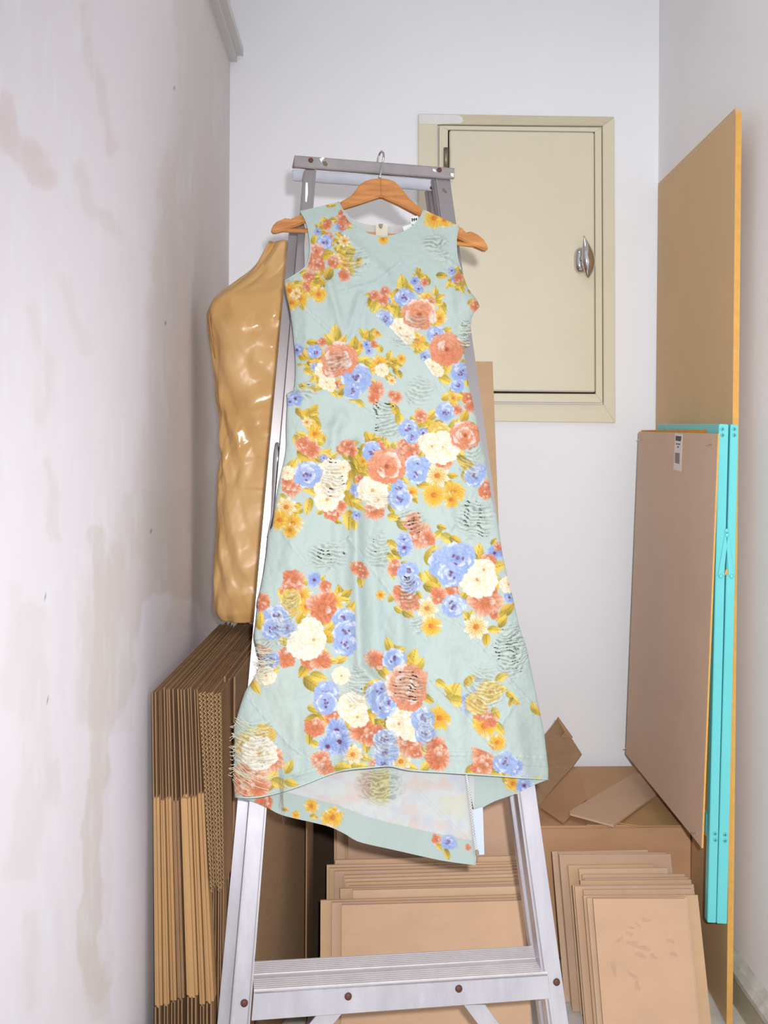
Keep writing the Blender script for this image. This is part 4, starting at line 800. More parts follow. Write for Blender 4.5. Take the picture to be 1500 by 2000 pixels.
# back panel: inside of the cloth (print shows through, pale) and a plain hem band
BACKP = [(661, 395), (673, 412), (690, 428), (712, 437), (745, 441), (780, 441), (800, 434), (816, 424), (827, 410), (866, 428), (894, 442), (889, 472), (891, 503), (899, 528), (914, 566), (935, 599), (920, 619), (915, 652), (905, 676), (913, 748), (928, 815), (947, 897), (968, 1012), (998, 1160), (1027, 1266), (1051, 1382), (1064, 1460), (1069, 1523), (1046, 1532), (1005, 1551), (966, 1565), (939, 1579), (926, 1583), (919, 1550), (914, 1514), (906, 1506), (915, 1560), (923, 1641), (930, 1690), (905, 1687), (854, 1679), (765, 1659), (732, 1652), (698, 1643), (672, 1628), (644, 1615), (609, 1606), (551, 1592), (519, 1576), (490, 1564), (460, 1558), (459, 1500), (459, 1430), (466, 1400), (481, 1351), (510, 1297), (503, 1262), (499, 1239), (505, 1174), (522, 1084), (536, 1023), (557, 897), (561, 830), (562, 772), (577, 755), (577, 690), (568, 604), (559, 564), (560, 550), (580, 538), (594, 524), (594, 480), (596, 450), (588, 414), (625, 404)]
cb = Canvas(np.array([218, 220, 217.]))
bl = CAN*0.0+np.array([216, 219, 217.])
mpat = fbm(GX/30, GY/26, 1); mp2 = fbm(GX/22+7, GY/20, 3)
bl += np.clip((mpat-.54)*5, 0, 1)[..., None]*(np.array([228, 196, 184.])-bl)*0.55
bl += np.clip((mp2-.56)*5, 0, 1)[..., None]*(np.array([196, 200, 222.])-bl)*0.5
bl += np.clip((.40-mpat)*5, 0, 1)[..., None]*(np.array([226, 214, 170.])-bl)*0.4
hemline = [(459, 1520), (519, 1535), (560, 1548), (609, 1560), (660, 1573), (720, 1597), (780, 1612), (860, 1630), (924, 1643)]
band = GY > np.interp(GX, [p[0] for p in hemline], [p[1] for p in hemline])
band |= (GX > 926)
bl[band] = MINT-4
cvb = Canvas(MINT); cvb.c = bl
for k, x, y, r, ang in ((('D', *C_(400, 950), 15, 0)), ('L', *C_(410, 997), 17, .2), ('D', *C_(490, 1000), 22, 0), ('C', *C_(190, 930), 20, 0), ('D', *C_(330, 990), 9, 0), ('L', *C_(285, 965), 14, .3), ('C', *C_(945, 1095), 11, 0), ('B', *C_(1000, 1110), 15, 0), ('L', *C_(960, 1130), 18, .9), ('L', *C_(992, 1160), 24, 1.2), ('C', *C_(1085, 1130), 7, 0), ('L', *C_(1250, 840), 24, 1), ('D', *C_(1280, 850), 16, 0), ('b', *C_(1330, 860), 18, 0)):
    if k == 'L': leaf(cvb, x, y, r, ang)
    elif k == 'D': daisy(cvb, x, y, r)
    elif k == 'B': rose(cvb, x, y, r, 'B')
    else: bloom(cvb, x, y, r, 'R' if k == 'C' else 'B')
bl = cvb.c
dl, _, _ = seg_dist(hemline, GX, GY, False); bl += (np.array([176, 186, 184.])-bl)*(np.exp(-(dl/0.8)**2)*0.5)[..., None]
for sm in ([C_(860, 880), C_(1000, 1020), C_(1100, 1120)], [C_(560, 940), C_(640, 1060)], [C_(760, 1000), C_(850, 890)]):
    dl, _, _ = seg_dist(sm, GX, GY, False); bl += (np.array([190, 198, 204.])-bl)*(np.exp(-((dl-3)/0.9)**2)*0.5)[..., None]
# shredded rip on the back
u = (GX-742)/52; v_ = (GY-1535)/42; rr_ = u*u+v_*v_+0.5*(fbm(GX/14, GY/10, 3)-.5); bm_ = np.clip(1.3*(1-rr_), 0, 1)
bph = np.sin((GY+18*(u*u)+22*(fbm(GX/22, GY/11, 1)-.5)+1.8*np.sin(GX/7.0))*2*np.pi/7.0)
colr = np.where((GX < 728)[..., None], np.array([220, 176, 140.]), np.array([206, 214, 196.])); colr = np.where((np.abs(u) < .35)[..., None], np.array([222, 206, 130.]), colr)
bl = bl*(1-(bm_*.6)[..., None])+colr*(bm_*.6)[..., None]; bl *= (1-.28*bm_*np.clip(-bph, 0, 1))[..., None]  # strand troughs of this rip darkened too, as painted shade
def back_disp(x, y):
    h = -0.014+0.0*x
    h = h+0.006*np.sin(x/38.0+y/200.0)*np.clip((y-1400)/200, 0, 1)+0.004*(fbm(x/40, y/70, 3)-.5)+0.0016*(fbm(x/9, y/16, 1)-.5)
    u = (x-742)/52; v = (y-1535)/42; m_ = np.clip(1.3*(1-u*u-v*v), 0, 1)
    h += m_*0.003*np.sin((y+18*(u*u)+22*(fbm(x/22, y/11, 1)-.5)+1.8*np.sin(x/7.0))*2*np.pi/7.0)+m_*0.006*(fbm(x/12, y/9, 2)-.5)
    return h
BACKS = catmull(BACKP, {(661, 395), (827, 410), (894, 442), (935, 599), (1069, 1523), (926, 1583), (906, 1506), (930, 1690), (460, 1558), (588, 414), (577, 755), (562, 772), (560, 550)})
back = build_cloth('back_panel', BACKS, 2.2, DOFF, back_disp, np.clip(bl, 0, 255)*0.78, dress, M_CLOTH, slits=False)
# zip: tape, teeth, pull
M_TAPE = mat('zip_tape', (170, 178, 196), 0.8); M_ZIP = mat('zip_teeth', (225, 225, 232), 0.3, 0.7)
ZP = LPL(DOFF+0.008)
slab('zip_tape', [(922, 1582), (943, 1576), (946, 1669), (934, 1670), (928, 1630)], ZP, 0.0008, M_TAPE, dress)
slab('zip_tape', [(907, 1507), (913, 1508), (920, 1560), (925, 1620), (931, 1662), (929, 1690), (924, 1645), (915, 1575)], LPL(DOFF+0.006), 0.0008, M_CLOTH if False else mat('zip_facing', (156, 155, 146), 0.8), dress)
V = []; Fs = []
zl = [(911, 1511), (915, 1535), (919, 1565), (923, 1600), (927, 1635), (931, 1660)]
for i in range(64):
    t = i/63*(len(zl)-1); k = min(int(t), len(zl)-2); q = t-k
    x = zl[k][0]*(1-q)+zl[k+1][0]*q+(0.9 if i % 2 else -0.9); y = zl[k][1]*(1-q)+zl[k+1][1]*q
    c = onp(x, y, LPL(DOFF+0.003)); a = lu*0.0014; b = lup*0.0007
    v, f = prism([c-a-b, c+a-b, c+a+b, c-a+b], LN*0.002); n0 = len(V); V += v; Fs += [tuple(j+n0 for j in g_) for g_ in f]
zt_ = link('zip_teeth', V, Fs, M_ZIP, dress); zt_['kind'] = 'stuff'
slab('zip_pull', [(929, 1661), (935, 1661), (936, 1668), (934, 1674), (930, 1673)], LPL(DOFF+0.0), 0.003, M_STEEL, dress, bevel=0.0006)
# zip end and tag at the back neck
NP = LPL(DOFF+0.008)
slab('zip_tape', [(734, 437), (757, 437), (757, 462), (734, 462)], NP, 0.001, mat('zip_tape_cream', (190, 182, 164), 0.8), dress)
slab('zip_pull', [(740, 437), (748, 437), (747, 443), (745, 446), (741, 443)], LPL(DOFF+0.004), 0.003, M_STEEL, dress, bevel=0.0006)
M_TAGW = mat('neck_tag_white', (205, 205, 203), 0.7); M_TAGB = mat('neck_tag_black_print', (50, 48, 52), 0.7)
tg = slab('neck_tag', [(803, 424), (816, 421), (817, 431), (811, 440), (802, 437)], LPL(DOFF+0.006), 0.001, M_TAGW, dress)
for a in (0, 1, 2):
    slab('tag_print', [(804+a*4, 426), (806+a*4, 425.5), (806.6+a*4, 432-a), (804.5+a*4, 433-a)], LPL(DOFF+0.0055), 0.0006, M_TAGB, tg)
slab('tag_print', [(804, 428.5), (815, 427), (815, 428.4), (804, 430)], LPL(DOFF+0.0055), 0.0006, M_TAGB, tg)
slab('care_label', [(786, 443), (803, 437), (806, 444), (794, 450), (789, 452)], LPL(DOFF+0.0065), 0.001, M_TAGW, dress)
# hem / edge bindings: rolled edges round neck, armholes, hem
M_BIND = mat('binding_mint', (156, 172, 166), 0.85)
def edge_tube(name, pts, r=0.0011, mm=M_BIND):
    P_ = []
    xs = np.array([p[0] for p in pts], float); ys = np.array([p[1] for p in pts], float); h = dress_disp(xs, ys)
    for x, y, hh in zip(xs, ys, h): P_.append(onp(x, y, LPL(DOFF-hh)))
    return tube(name, P_, r, mm, dress, n=6)
def sub(a, b):
    i = min(range(len(FRONTS)), key=lambda k: (FRONTS[k][0]-a[0])**2+(FRONTS[k][1]-a[1])**2); j = min(range(len(FRONTS)), key=lambda k: (FRONTS[k][0]-b[0])**2+(FRONTS[k][1]-b[1])**2)
    if j < i: j += len(FRONTS)
    return [FRONTS[k % len(FRONTS)] for k in range(i, j+1)]
edge_tube('neck_binding', sub((827, 409), (661, 394))); edge_tube('armhole_binding', sub((586, 412), (556, 549))); edge_tube('armhole_binding', sub((900, 527), (896, 441)))
edge_tube('hem_fold', sub((459, 1556), (1071, 1522)), 0.0013)
# fringe threads at the shredded lower left and elsewhere
M_THREAD = mat('loose_threads', (190, 188, 166), 0.9)
V = []; Fs = []
def thread(p, q, sag, off, r=0.0005):
    pts = []
    for i in range(9):
        t = i/8; x = p[0]*(1-t)+q[0]*t+1.6*math.sin(t*7+p[1]); y = p[1]*(1-t)+q[1]*t+sag*4*t*(1-t)
        pts.append(onp(x, y, LPL(off-0.003*math.sin(t*5+p[0]))))
    for i in range(8):
        a, b = pts[i], pts[i+1]; d1 = lup*r; d2 = LN*r; n0 = len(V)
        V.extend([a-d1, a+d2, a+d1, a-d2, b-d1, b+d2, b+d1, b-d2]); Fs.extend([(n0+k, n0+(k+1) % 4, n0+4+(k+1) % 4, n0+4+k) for k in range(4)])
for i in range(52):
    y = random.uniform(1400, 1530); x = random.uniform(452, 470); thread((x, y), (random.uniform(490, 548), y+random.uniform(5, 45)), random.uniform(4, 18), DOFF-random.uniform(0.018, 0.032))
for i in range(26):
    x = random.uniform(544, 556); thread((x, random.uniform(1470, 1530)), (random.uniform(546, 556), random.uniform(1560, 1612)), 1, DOFF-random.uniform(0.03, 0.036))
for i in range(30):
    y = random.uniform(1255, 1330); thread((random.uniform(494, 506), y), (random.uniform(520, 545), y+random.uniform(-5, 20)), random.uniform(2, 9), DOFF-random.uniform(0.016, 0.03))
for i in range(24):
    y = random.uniform(1400, 1510); thread((random.uniform(446, 456), y+random.uniform(3, 20)), (random.uniform(460, 470), y), 5, DOFF-random.uniform(0.006, 0.016))
for i in range(16):
    y = random.uniform(620, 672); thread((random.uniform(892, 905), y), (random.uniform(914, 921), y+random.uniform(-3, 10)), 3, DOFF-random.uniform(0.006, 0.016))
fr_ = link('loose_threads', V, Fs, M_THREAD, dress); fr_['kind'] = 'stuff'

# ------------------------------------------------------------------ paper-wrapped bust
def bust():
    prof = [(474, 528, 584), (476, 524, 588), (498, 512, 594), (520, 498, 606), (536, 486, 616), (560, 452, 630), (572, 434, 636), (584, 417, 640), (612, 406, 644), (636, 408, 644), (680, 413, 640), (716, 418, 636), (792, 424, 626), (844, 431, 616), (900, 430, 606), (980, 424, 598), (1100, 420, 590), (1180, 417, 584), (1198, 421, 580), (1206, 432, 572)]
    dc = 2.16; nr = 260; n = 160
    ys = np.array([p[0] for p in prof], float); xl = np.array([p[1] for p in prof], float); xr = np.array([p[2] for p in prof], float)
    Y = np.linspace(474, 1206, nr); L = np.interp(Y, ys, xl); R_ = np.interp(Y, ys, xr)
    k_ = np.ones(7)/7
    Ls = np.convolve(np.pad(L, 3, 'edge'), k_, 'valid'); Rs = np.convolve(np.pad(R_, 3, 'edge'), k_, 'valid')
    root = empty('wrapped_bust', P(500, 1206, dc), 'dress form wrapped in shiny brown paper and tape, standing on the folded cartons', 'mannequin')
    cr_ = random.Random(5); CREASE = []
    for kk in range(11):
        th = cr_.uniform(-0.9, 0.9)+(0 if kk % 3 else 1.3); CREASE.append((math.cos(th), math.sin(th), cr_.uniform(.06, .15), cr_.uniform(.006, .012), cr_.random(), kk))
    V = []; Fs = []
    for i in range(nr):
        c = P((Ls[i]+Rs[i])/2, Y[i], dc); hw = (Rs[i]-Ls[i])/2/F*dc
        dep = min(hw*0.72, 0.095)
        a = np.linspace(0, 2*np.pi, n, endpoint=False)
        yy = np.full(n, Y[i])
        # ridged creases
        sx = a*0.16; sy = yy/F*dc
        wxp = sx+0.02*fbm(sx*14, sy*9, 1, 2); wyp = sy+0.03*fbm(sx*12+3, sy*8, 2, 2)
        disp = np.zeros(n)
        for (dx_, dy_, per, am, p_, kk) in CREASE:
            q_ = (wxp*dx_+wyp*dy_)/per+p_; tri = np.abs((q_ % 1.0)*2-1)
            disp += am*(tri-0.5)*np.clip(fbm(sx*9+kk*3, sy*5+kk, kk % 6, 2)*3.0-1.0, 0, 1)
        disp += 0.008*(fbm(np.cos(a)*2.2+5, sy*6+np.sin(a), 3, 2)-.5)
        disp *= 1.0 if Y[i] < 950 else 0.55
        ce = np.cos(a); se = np.sin(a)
        for k in range(n):
            q = 1+0.3*disp[k]/max(hw, 0.02)
            V.append(c+_r*(math.copysign(abs(ce[k])**0.82, ce[k])*hw*q)+_f*(math.copysign(abs(se[k])**0.82, se[k])*(dep+disp[k])))
    for i in range(nr-1):
        for k in range(n): Fs.append((i*n+k, i*n+(k+1) % n, (i+1)*n+(k+1) % n, (i+1)*n+k))
    Fs.append(tuple(range(n))); Fs.append(tuple((nr-1)*n+k for k in range(n)))
    m = bpy.data.materials.new('wrapping_paper_taped'); m.use_nodes = True; nt = m.node_tree; b = nt.nodes['Principled BSDF']
    tc = nt.nodes.new('ShaderNodeTexCoord'); mp = nt.nodes.new('ShaderNodeMapping'); mp.inputs['Scale'].default_value = (1, 1, 1.0); nt.links.new(tc.outputs['Object'], mp.inputs[0])
    wv = nt.nodes.new('ShaderNodeTexNoise'); wv.inputs['Scale'].default_value = 5; wv.inputs['Detail'].default_value = 2; nt.links.new(mp.outputs[0], wv.inputs['Vector'])
    cr = nt.nodes.new('ShaderNodeValToRGB'); cr.color_ramp.elements[0].position = .42; cr.color_ramp.elements[1].position = .56; cr.color_ramp.elements[0].color = lin((208, 166, 114)); cr.color_ramp.elements[1].color = lin((199, 155, 98)); nt.links.new(wv.outputs['Fac'], cr.inputs[0]); nt.links.new(cr.outputs[0], b.inputs['Base Color'])
    mr = nt.nodes.new('ShaderNodeMapRange'); mr.inputs['From Min'].default_value = .44; mr.inputs['From Max'].default_value = .56; mr.inputs['To Min'].default_value = .42; mr.inputs['To Max'].default_value = .16
    nt.links.new(wv.outputs['Fac'], mr.inputs['Value']); nt.links.new(mr.outputs[0], b.inputs['Roughness'])
    n2 = nt.nodes.new('ShaderNodeTexNoise'); n2.inputs['Scale'].default_value = 26; n2.inputs['Detail'].default_value = 4; nt.links.new(mp.outputs[0], n2.inputs['Vector'])
    bp = nt.nodes.new('ShaderNodeBump'); bp.inputs['Strength'].default_value = .18; bp.inputs['Distance'].default_value = .004; nt.links.new(n2.outputs['Fac'], bp.inputs['Height']); nt.links.new(bp.outputs[0], b.inputs['Normal'])
    link('paper_wrap', V, Fs, m, root, smooth=True)
    # overlapping paper edge along the left shoulder
    pts = [P(x, y, dd) for x, y, dd in ((452, 563, 2.13), (425, 582, 2.12), (411, 606, 2.11), (409, 625, 2.11), (414, 660, 2.10), (420, 700, 2.10))]
    tube('paper_seam', pts, 0.002, mat('paper_fold', (170, 120, 66), 0.5), root, n=6, rads=[.001, .0025, .003, .003, .0025, .001])
bust()

# ------------------------------------------------------------------ folded cartons on edge at the left wall
CD = 1.665
cu = (_f + _r*(65/F)).normalized()
def carton_pts(xl, xr, y, d=CD): return P(xl, y, d), P(xr, y, d)
def quad_prism(a, b, c, d, L): return prism([a, b, c, d], cu*L)
ZT = P(298, 1352, CD).z
lefts = [(296, 307, 301, 317), (309, 315, 319, 331), (317, 328, 333, 345), (329, 342, 347, 361), (345, 363, 365, 388), (365, 375, 390, 401), (377, 388, 403, 419)]
words = ['nearest the left wall', 'second from the left wall', 'third from the left wall', 'fourth from the left wall, its dark side showing', 'fifth from the left wall', 'sixth from the left wall', 'seventh from the left wall, beside the fluted bundle']
for i, (tl, tr, bl_, br_) in enumerate(lefts):
    topy = 1350-3*(i % 3)+(-4 if i in (3, 6) else 0); dd = CD+0.006*((i*5) % 4)
    yb1, yb2 = 1558+(i*7) % 14-4-(8 if i > 4 else 0), 1972-(i*5) % 22
    def X(y, l): 
        t = (y-1350)/(2000-1350); return (tl+(bl_-tl)*t) if l else (tr+(br_-tr)*t)
    root = empty('flattened_carton', P((bl_+br_)/2, 2235, dd), 'flattened brown carton on its edge, '+words[i], 'cardboard box', 'flattened cartons against the left wall')
    Ln = 0.60-0.012*(i % 4)
    dark = (i == 3)
    zf = 0.003
    # body: two plies folded round, bulging front fold
    a, b = P(X(yb1, 1)+.3, yb1, dd), P(X(yb1, 0)-.6, yb1, dd); c, d = P(X(yb2, 0)-.6, yb2, dd), P(X(yb2, 1)+.3, yb2, dd)
    v, f = quad_prism(a, b, c, d, Ln); link('body', v, f, M_KRAFTD if dark else M_KRAFT, root, bevel=0.0046, segs=4)
    wpx = tr-tl
    npl = 2 if wpx < 15 else 3
    for j in range(npl):
        s0 = (j+0.1)/npl+(0.04*(i % 3)); s1 = s0+0.42/npl
        def xx(y, s): return X(y, 1)*(1-s)+X(y, 0)*s
        ty = topy+random.uniform(-2, 3)
        mx = random.uniform(-1.2, 1.2)
        up = [P(xx(ty, s0)+mx, ty, dd+.001*j), P(xx(ty, s1)+mx, ty, dd+.001*j), P(xx(yb1, s1), yb1+6, dd+.003), P(xx(yb1, s0), yb1+6, dd+.003)]
        v, f = quad_prism(*up, Ln-random.uniform(0, .03)); link('top_flap', v, f, M_KRAFTD, root, bevel=0.0006)
        lo = [P(xx(yb2, s0), yb2-4, dd+.003), P(xx(yb2, s1), yb2-4, dd+.003)]
        pz = lambda q: Vector((q.x, q.y, zf))
        e0 = pz(P(xx(yb2, s0)+2, yb2-4, dd+.003)); e1 = pz(P(xx(yb2, s1)+2, yb2-4, dd+.003))
        v, f = quad_prism(lo[0], lo[1], e1, e0, Ln-.01); link('bottom_flap', v, f, M_KRAFTD, root, bevel=0.0006)
# sheets of torn corrugated board with the flutes showing
for i in range(6):
    tl = 387+i*7.6; bl_ = 411+i*4.6; dd = CD-0.012+0.004*(i % 3); ty = 1352-2*(i % 2)+i*0.5; by = 1742-(i % 3)*6
    pitch = 3.1
    root = empty('corrugated_sheet', P(bl_+2, by, dd), 'torn double-wall cardboard sheet with bare flutes, %s of the fluted bundle' % ('leftmost', 'second', 'third', 'fourth', 'fifth', 'rightmost')[i], 'cardboard', 'corrugated sheets with bare flutes')
    def X2(y, s): 
        t = (y-1350)/(1742-1350); l = tl+(bl_-tl)*t; wd = 7.0+(4.2-7.0)*t; return l+wd*s
    V = []; Fs = []
    for s in (0.0, 0.92):
        pts = [P(X2(ty, s), ty, dd), P(X2(ty, s+.08), ty, dd), P(X2(by, s+.08), by, dd), P(X2(by, s), by, dd)]
        v, f = quad_prism(*pts, 0.56); n0 = len(V); V += v; Fs += [tuple(k+n0 for k in g_) for g_ in f]
    link('liner', V, Fs, M_KRAFTD, root)
    V = []; Fs = []; N = int((by-ty)/4.2); prev = None
    for k in range(N+1):
        y = ty+(by-ty)*k/N; s = 0.12 if k % 2 else 0.86
        a = P(X2(y, s), y+random.uniform(-.8, .8), dd+random.uniform(-.0015, .001)); b = a-_u*0.0011
        V += [a, b, a+cu*0.30, b+cu*0.30]; n0 = len(V)-4
        if prev is not None: Fs += [(prev, n0, n0+1, prev+1), (prev, prev+2, n0+2, n0), (prev+1, n0+1, n0+3, prev+3)]
        prev = n0
    g_ = link('fluting', V, Fs, M_FLUTE, root); g_['kind'] = 'stuff'
    # a support: the rest of the sheet stands on the floor behind
    pts = [P(X2(by, .3), by-6, dd+.05), P(X2(by, .7), by-6, dd+.05)]
    e = [Vector((q.x, q.y, 0.003)) for q in pts]
    v, f = quad_prism(pts[0], pts[1], e[1], e[0], 0.48); link('sheet_base', v, f, M_KRAFTD, root)
# plain sheets between the flutes and the ladder; the last one shows its broad face
for i, (tl, bl_, ty, dd, ln, wd, lab) in enumerate(((437, 436, 1321, 1.74, .56, .0035, 'leftmost of the three right of the flutes'), (446, 444, 1326, 1.75, .56, .0035, 'middle one of the three right of the flutes'), (456, 452, 1322, 1.74, .60, .0035, 'its broad side facing the ladder'))):
    a, b = P(tl, ty, dd), P(tl, ty, dd)+_r*wd; c = Vector((P(bl_, 1900, dd).x, P(bl_, 1900, dd).y, 0.003)); 
    v, f = quad_prism(a, b, c+_r*wd, c, ln); link('cardboard_sheet', v, f, M_DBROWN, None, bevel=0.0005)
    tag(bpy.context.scene.collection.objects[-1], 'tall thin brown cardboard sheet, '+lab, 'cardboard', 'tall sheets right of the flutes')
# long cartons lying over the far part (receding plies seen on top)
for i in range(7):
    x0 = 420+i*7; d0 = 2.02+0.02*(i % 3)
    pa = P(x0, 1262-(i % 3)*4, d0); pa.z = ZT+0.002*(i % 3)-0.002
    v, f = prism([pa, pa+_r*0.0035, Vector((pa.x+.0035, pa.y, 0.003)), Vector((pa.x, pa.y, 0.003))], cu*0.3) if False else ([], [])

# large dark carton side behind the ladder's left legs
def sheet_line(name, p_near, p_far, ztop, zbot, th, m, label, cat='cardboard', group=None, bevel=0.0):
    n = (p_far-p_near).cross(_u).normalized()
    a = Vector((p_near.x, p_near.y, zbot)); b = Vector((p_far.x, p_far.y, zbot))
    v, f = prism([a, b, Vector((b.x, b.y, ztop)), Vector((a.x, a.y, ztop))], n*th)
    o = link(name, v, f, m, None, bevel=bevel); tag(o, label, cat, group); return o
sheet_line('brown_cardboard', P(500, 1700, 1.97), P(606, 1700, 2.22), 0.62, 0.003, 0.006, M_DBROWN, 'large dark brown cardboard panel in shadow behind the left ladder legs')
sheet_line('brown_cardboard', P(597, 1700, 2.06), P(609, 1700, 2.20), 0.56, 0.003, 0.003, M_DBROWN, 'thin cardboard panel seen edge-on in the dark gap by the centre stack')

v, f = prism([P(604, 1500, 2.27), P(700, 1500, 2.27), P(700, 1900, 2.27), P(604, 1900, 2.27)], _f*0.006)  # near-black sheet added to paint the shade of the deep gap
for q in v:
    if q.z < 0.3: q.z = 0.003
o = link('gap_shade_sheet', v, f, mat('gap_shade', (62, 48, 38), 0.9, var=.2, scale=20, spec=.1), None); tag(o, 'added blackish sheet standing in for the shade of the deep gap left of the centre stack', 'cardboard')
# ------------------------------------------------------------------ centre stack of fibreboard sheets
def lean_plane(px, py, d, lean, yaw=0.0):
    p0 = P(px, py, d); h = (_f*math.cos(yaw)+_r*math.sin(yaw)); up = (_u+h*lean).normalized(); side = h.cross(_u).normalized(); n = side.cross(up).normalized()
    if n.dot(_f) < 0: n = -n
    return (p0, n)
def board(poly_top, pl, th, m, label, group, name='fibreboard_sheet'):
    """poly_top: [left-top, right-top] pixels; extends straight down its plane to the floor"""
    (lx, ly), (rx, ry) = poly_top[:2]
    a, b = onp(lx, ly, pl), onp(rx, ry, pl)
    n = pl[1]; s = (b-a).normalized(); dn = s.cross(n).normalized()
    if dn.z > 0: dn = -dn
    def drop(p):
        t = (p.z-0.003)/(-dn.z); return p+dn*t
    c, d = drop(b), drop(a)
    if len(poly_top) == 4:
        # explicit drift of the side edges
        (bx, by), (ax, ay) = poly_top[2:]
        q = onp(bx, by, pl)-b; c = b+q*((b.z-0.003)/(-q.z)); q = onp(ax, ay, pl)-a; d = a+q*((a.z-0.003)/(-q.z))
    v, f = prism([a, b, c, d], n*th)
    o = link(name, v, f, m, None, bevel=0.0004)
    tag(o, label, 'cardboard', group); return o
names = ['frontmost', 'second', 'third', 'fourth', 'fifth', 'sixth', 'seventh', 'eighth', 'ninth', 'tenth', 'eleventh', 'twelfth', 'thirteenth', 'fourteenth', 'fifteenth', 'sixteenth', 'rearmost']
centre = [(667, 1768, 1022, 1759), (648, 1763, 1024, 1754), (626, 1759, 1020, 1748), (689, 1739, 1018, 1731), (664, 1736, 1020, 1728), (682, 1731, 1016, 1722), (675, 1724, 1017, 1714), (673, 1717, 1018, 1707), (671, 1710, 1018, 1700), (653, 1702, 1015, 1694), (643, 1696, 1012, 1688), (638, 1690, 1010, 1684), (654, 1680, 1008, 1672)]
for i, (lx, ly, rx, ry) in enumerate(centre):
    d = 1.99+i*0.0105; pl = lean_plane(lx, ly, d, 0.10, 0.0)
    dr = (lx-1.0, ly+130)
    board([(lx, ly), (rx, ry), (rx+8, ry+130), (lx-0.6, ly+130)], pl, 0.0055, M_SHEET[i % 4], 'tan fibreboard sheet, %s of the stack in the ladder opening' % (('frontmost' if i == 0 else names[i]+' from the front')), 'fibreboard sheets stacked behind the ladder')
for i, (lx, ly, rx, ry, lab) in enumerate(((680, 1500, 1004, 1500, 'frontmost of the four taller ones under the dress hem'), (675, 1480, 1006, 1480, 'second of the four taller ones under the dress hem'), (658, 1460, 1000, 1460, 'third of the four taller ones under the dress hem'), (653, 1440, 1008, 1440, 'rearmost of the four taller ones under the dress hem'))):
    d = 2.175+i*0.008; pl = lean_plane(lx, 1640, d, 0.06)
    board([(lx, ly), (rx, ry)], pl, 0.005, M_SHEET[(i+1) % 4], 'tan fibreboard sheet, '+lab, 'taller sheets behind the centre stack')
# tall board behind the dress
pl = lean_plane(960, 706, 2.55, 0.12)
board([(800, 705), (962, 706), (985, 1320), (806, 1320)], pl, 0.006, M_SHEET[2], 'tall plain tan board leaning on the back wall behind the dress', None, 'leaning_board')

# ------------------------------------------------------------------ big closed carton in the far right corner
BT = 0.322
def on_z(px, py, z):
    r = ray(px, py); t = (z-EYE)/r.z; return EYEP+r*t
fl_, fr2 = on_z(1058, 1606, BT), on_z(1372, 1616, BT)
bkl = on_z(1058, 1497, BT); 
yb = D-0.03
box = empty('moving_carton', Vector(((fl_.x+fr2.x)/2, (fl_.y+yb)/2, 0)), 'wide brown cardboard box lying in the far right corner under loose flaps', 'cardboard box')
xl_ = on_z(1000, 1606, BT).x; xr_ = on_z(1357, 1618, BT).x
fy_ = (fl_.y+fr2.y)/2
v, f = prism([(xl_, fy_, 0.004), (xr_, fy_+.0, 0.004), (xr_, yb, 0.004), (xl_, yb, 0.004)], Vector((0, 0, BT-0.010))); link('body', v, f, M_BROWN, box, bevel=0.002)
# lid plies on top: two flaps with their edges
def on_top(name, px, z, th, m, parent, bevel=0.0006):
    pts = [on_z(x, y, z) for x, y in px]; v, f = prism(pts, Vector((0, 0, -th))); return link(name, v, f, m, parent, bevel=bevel)
v, f = prism([(xl_-.004, fy_-.004, BT-.006), (xr_+.004, fy_-.004, BT-.006), (xr_+.004, yb, BT-.006), (xl_-.004, yb, BT-.006)], Vector((0, 0, 0.006))); link('lid', v, f, M_BROWN, box, bevel=0.001)
# flap with fold edges
on_top('lid_ply', [(1122, 1497), (1240, 1497), (1330, 1612), (1146, 1611)][:4], BT+0.004, 0.003, mat('lid_ply', (196, 154, 116), 0.85, var=.08, scale=9), box)
# upright torn flap
ds = [P(1062, 1445, 2.45), P(1091, 1401, 2.42), P(1118, 1444, 2.42), P(1137, 1474, 2.40), P(1118, 1500, 2.37), P(1056, 1570, 2.33), P(1040, 1580, 2.33), P(1035, 1470, 2.44)]
v, f = prism(ds, _f*0.004); o = link('torn_flap', v, f, M_DBROWN, None, bevel=0.0005); tag(o, 'dark torn cardboard flap standing up beside the dress hem', 'cardboard')
v, f = prism([P(1091, 1401, 2.405), P(1119, 1440, 2.40), P(1117, 1442, 2.40), P(1094, 1439, 2.405), P(1103, 1430, 2.402), P(1088, 1404, 2.405)], _f*0.004); link('torn_edge', v, f, M_KRAFTD, o)
tr_ = [on_z(1055, 1575, BT+.008), on_z(1125, 1498, BT+.010), on_z(1146, 1560, BT+.010), on_z(1100, 1606, BT+.008)]
v, f = prism(tr_, Vector((0, 0, -.004))); o = link('loose_flap', v, f, M_BROWN, None, bevel=.0005); tag(o, 'brown cardboard flap lying flat on the box beneath the torn flap', 'cardboard')
ls = [on_z(1112, 1584, BT+.020), on_z(1236, 1510, BT+.012), on_z(1250, 1511, BT+.012), on_z(1283, 1550, BT+.012), on_z(1198, 1612, BT+.020), on_z(1113, 1589, BT+.020)]
v, f = prism(ls, Vector((0, 0, -.005))); o = link('loose_sheet', v, f, mat('loose_sheet_card', (206, 170, 140), .85, var=.06, scale=10), None, bevel=.001, segs=2); tag(o, 'light cardboard offcut lying askew on top of the box', 'cardboard')
o2 = on_top('loose_offcut', [(1205, 1606), (1283, 1552), (1330, 1612), (1250, 1613)], BT+0.008, 0.003, M_KRAFT, None); tag(o2, 'yellowish cardboard piece on the box, right of the askew offcut', 'cardboard')

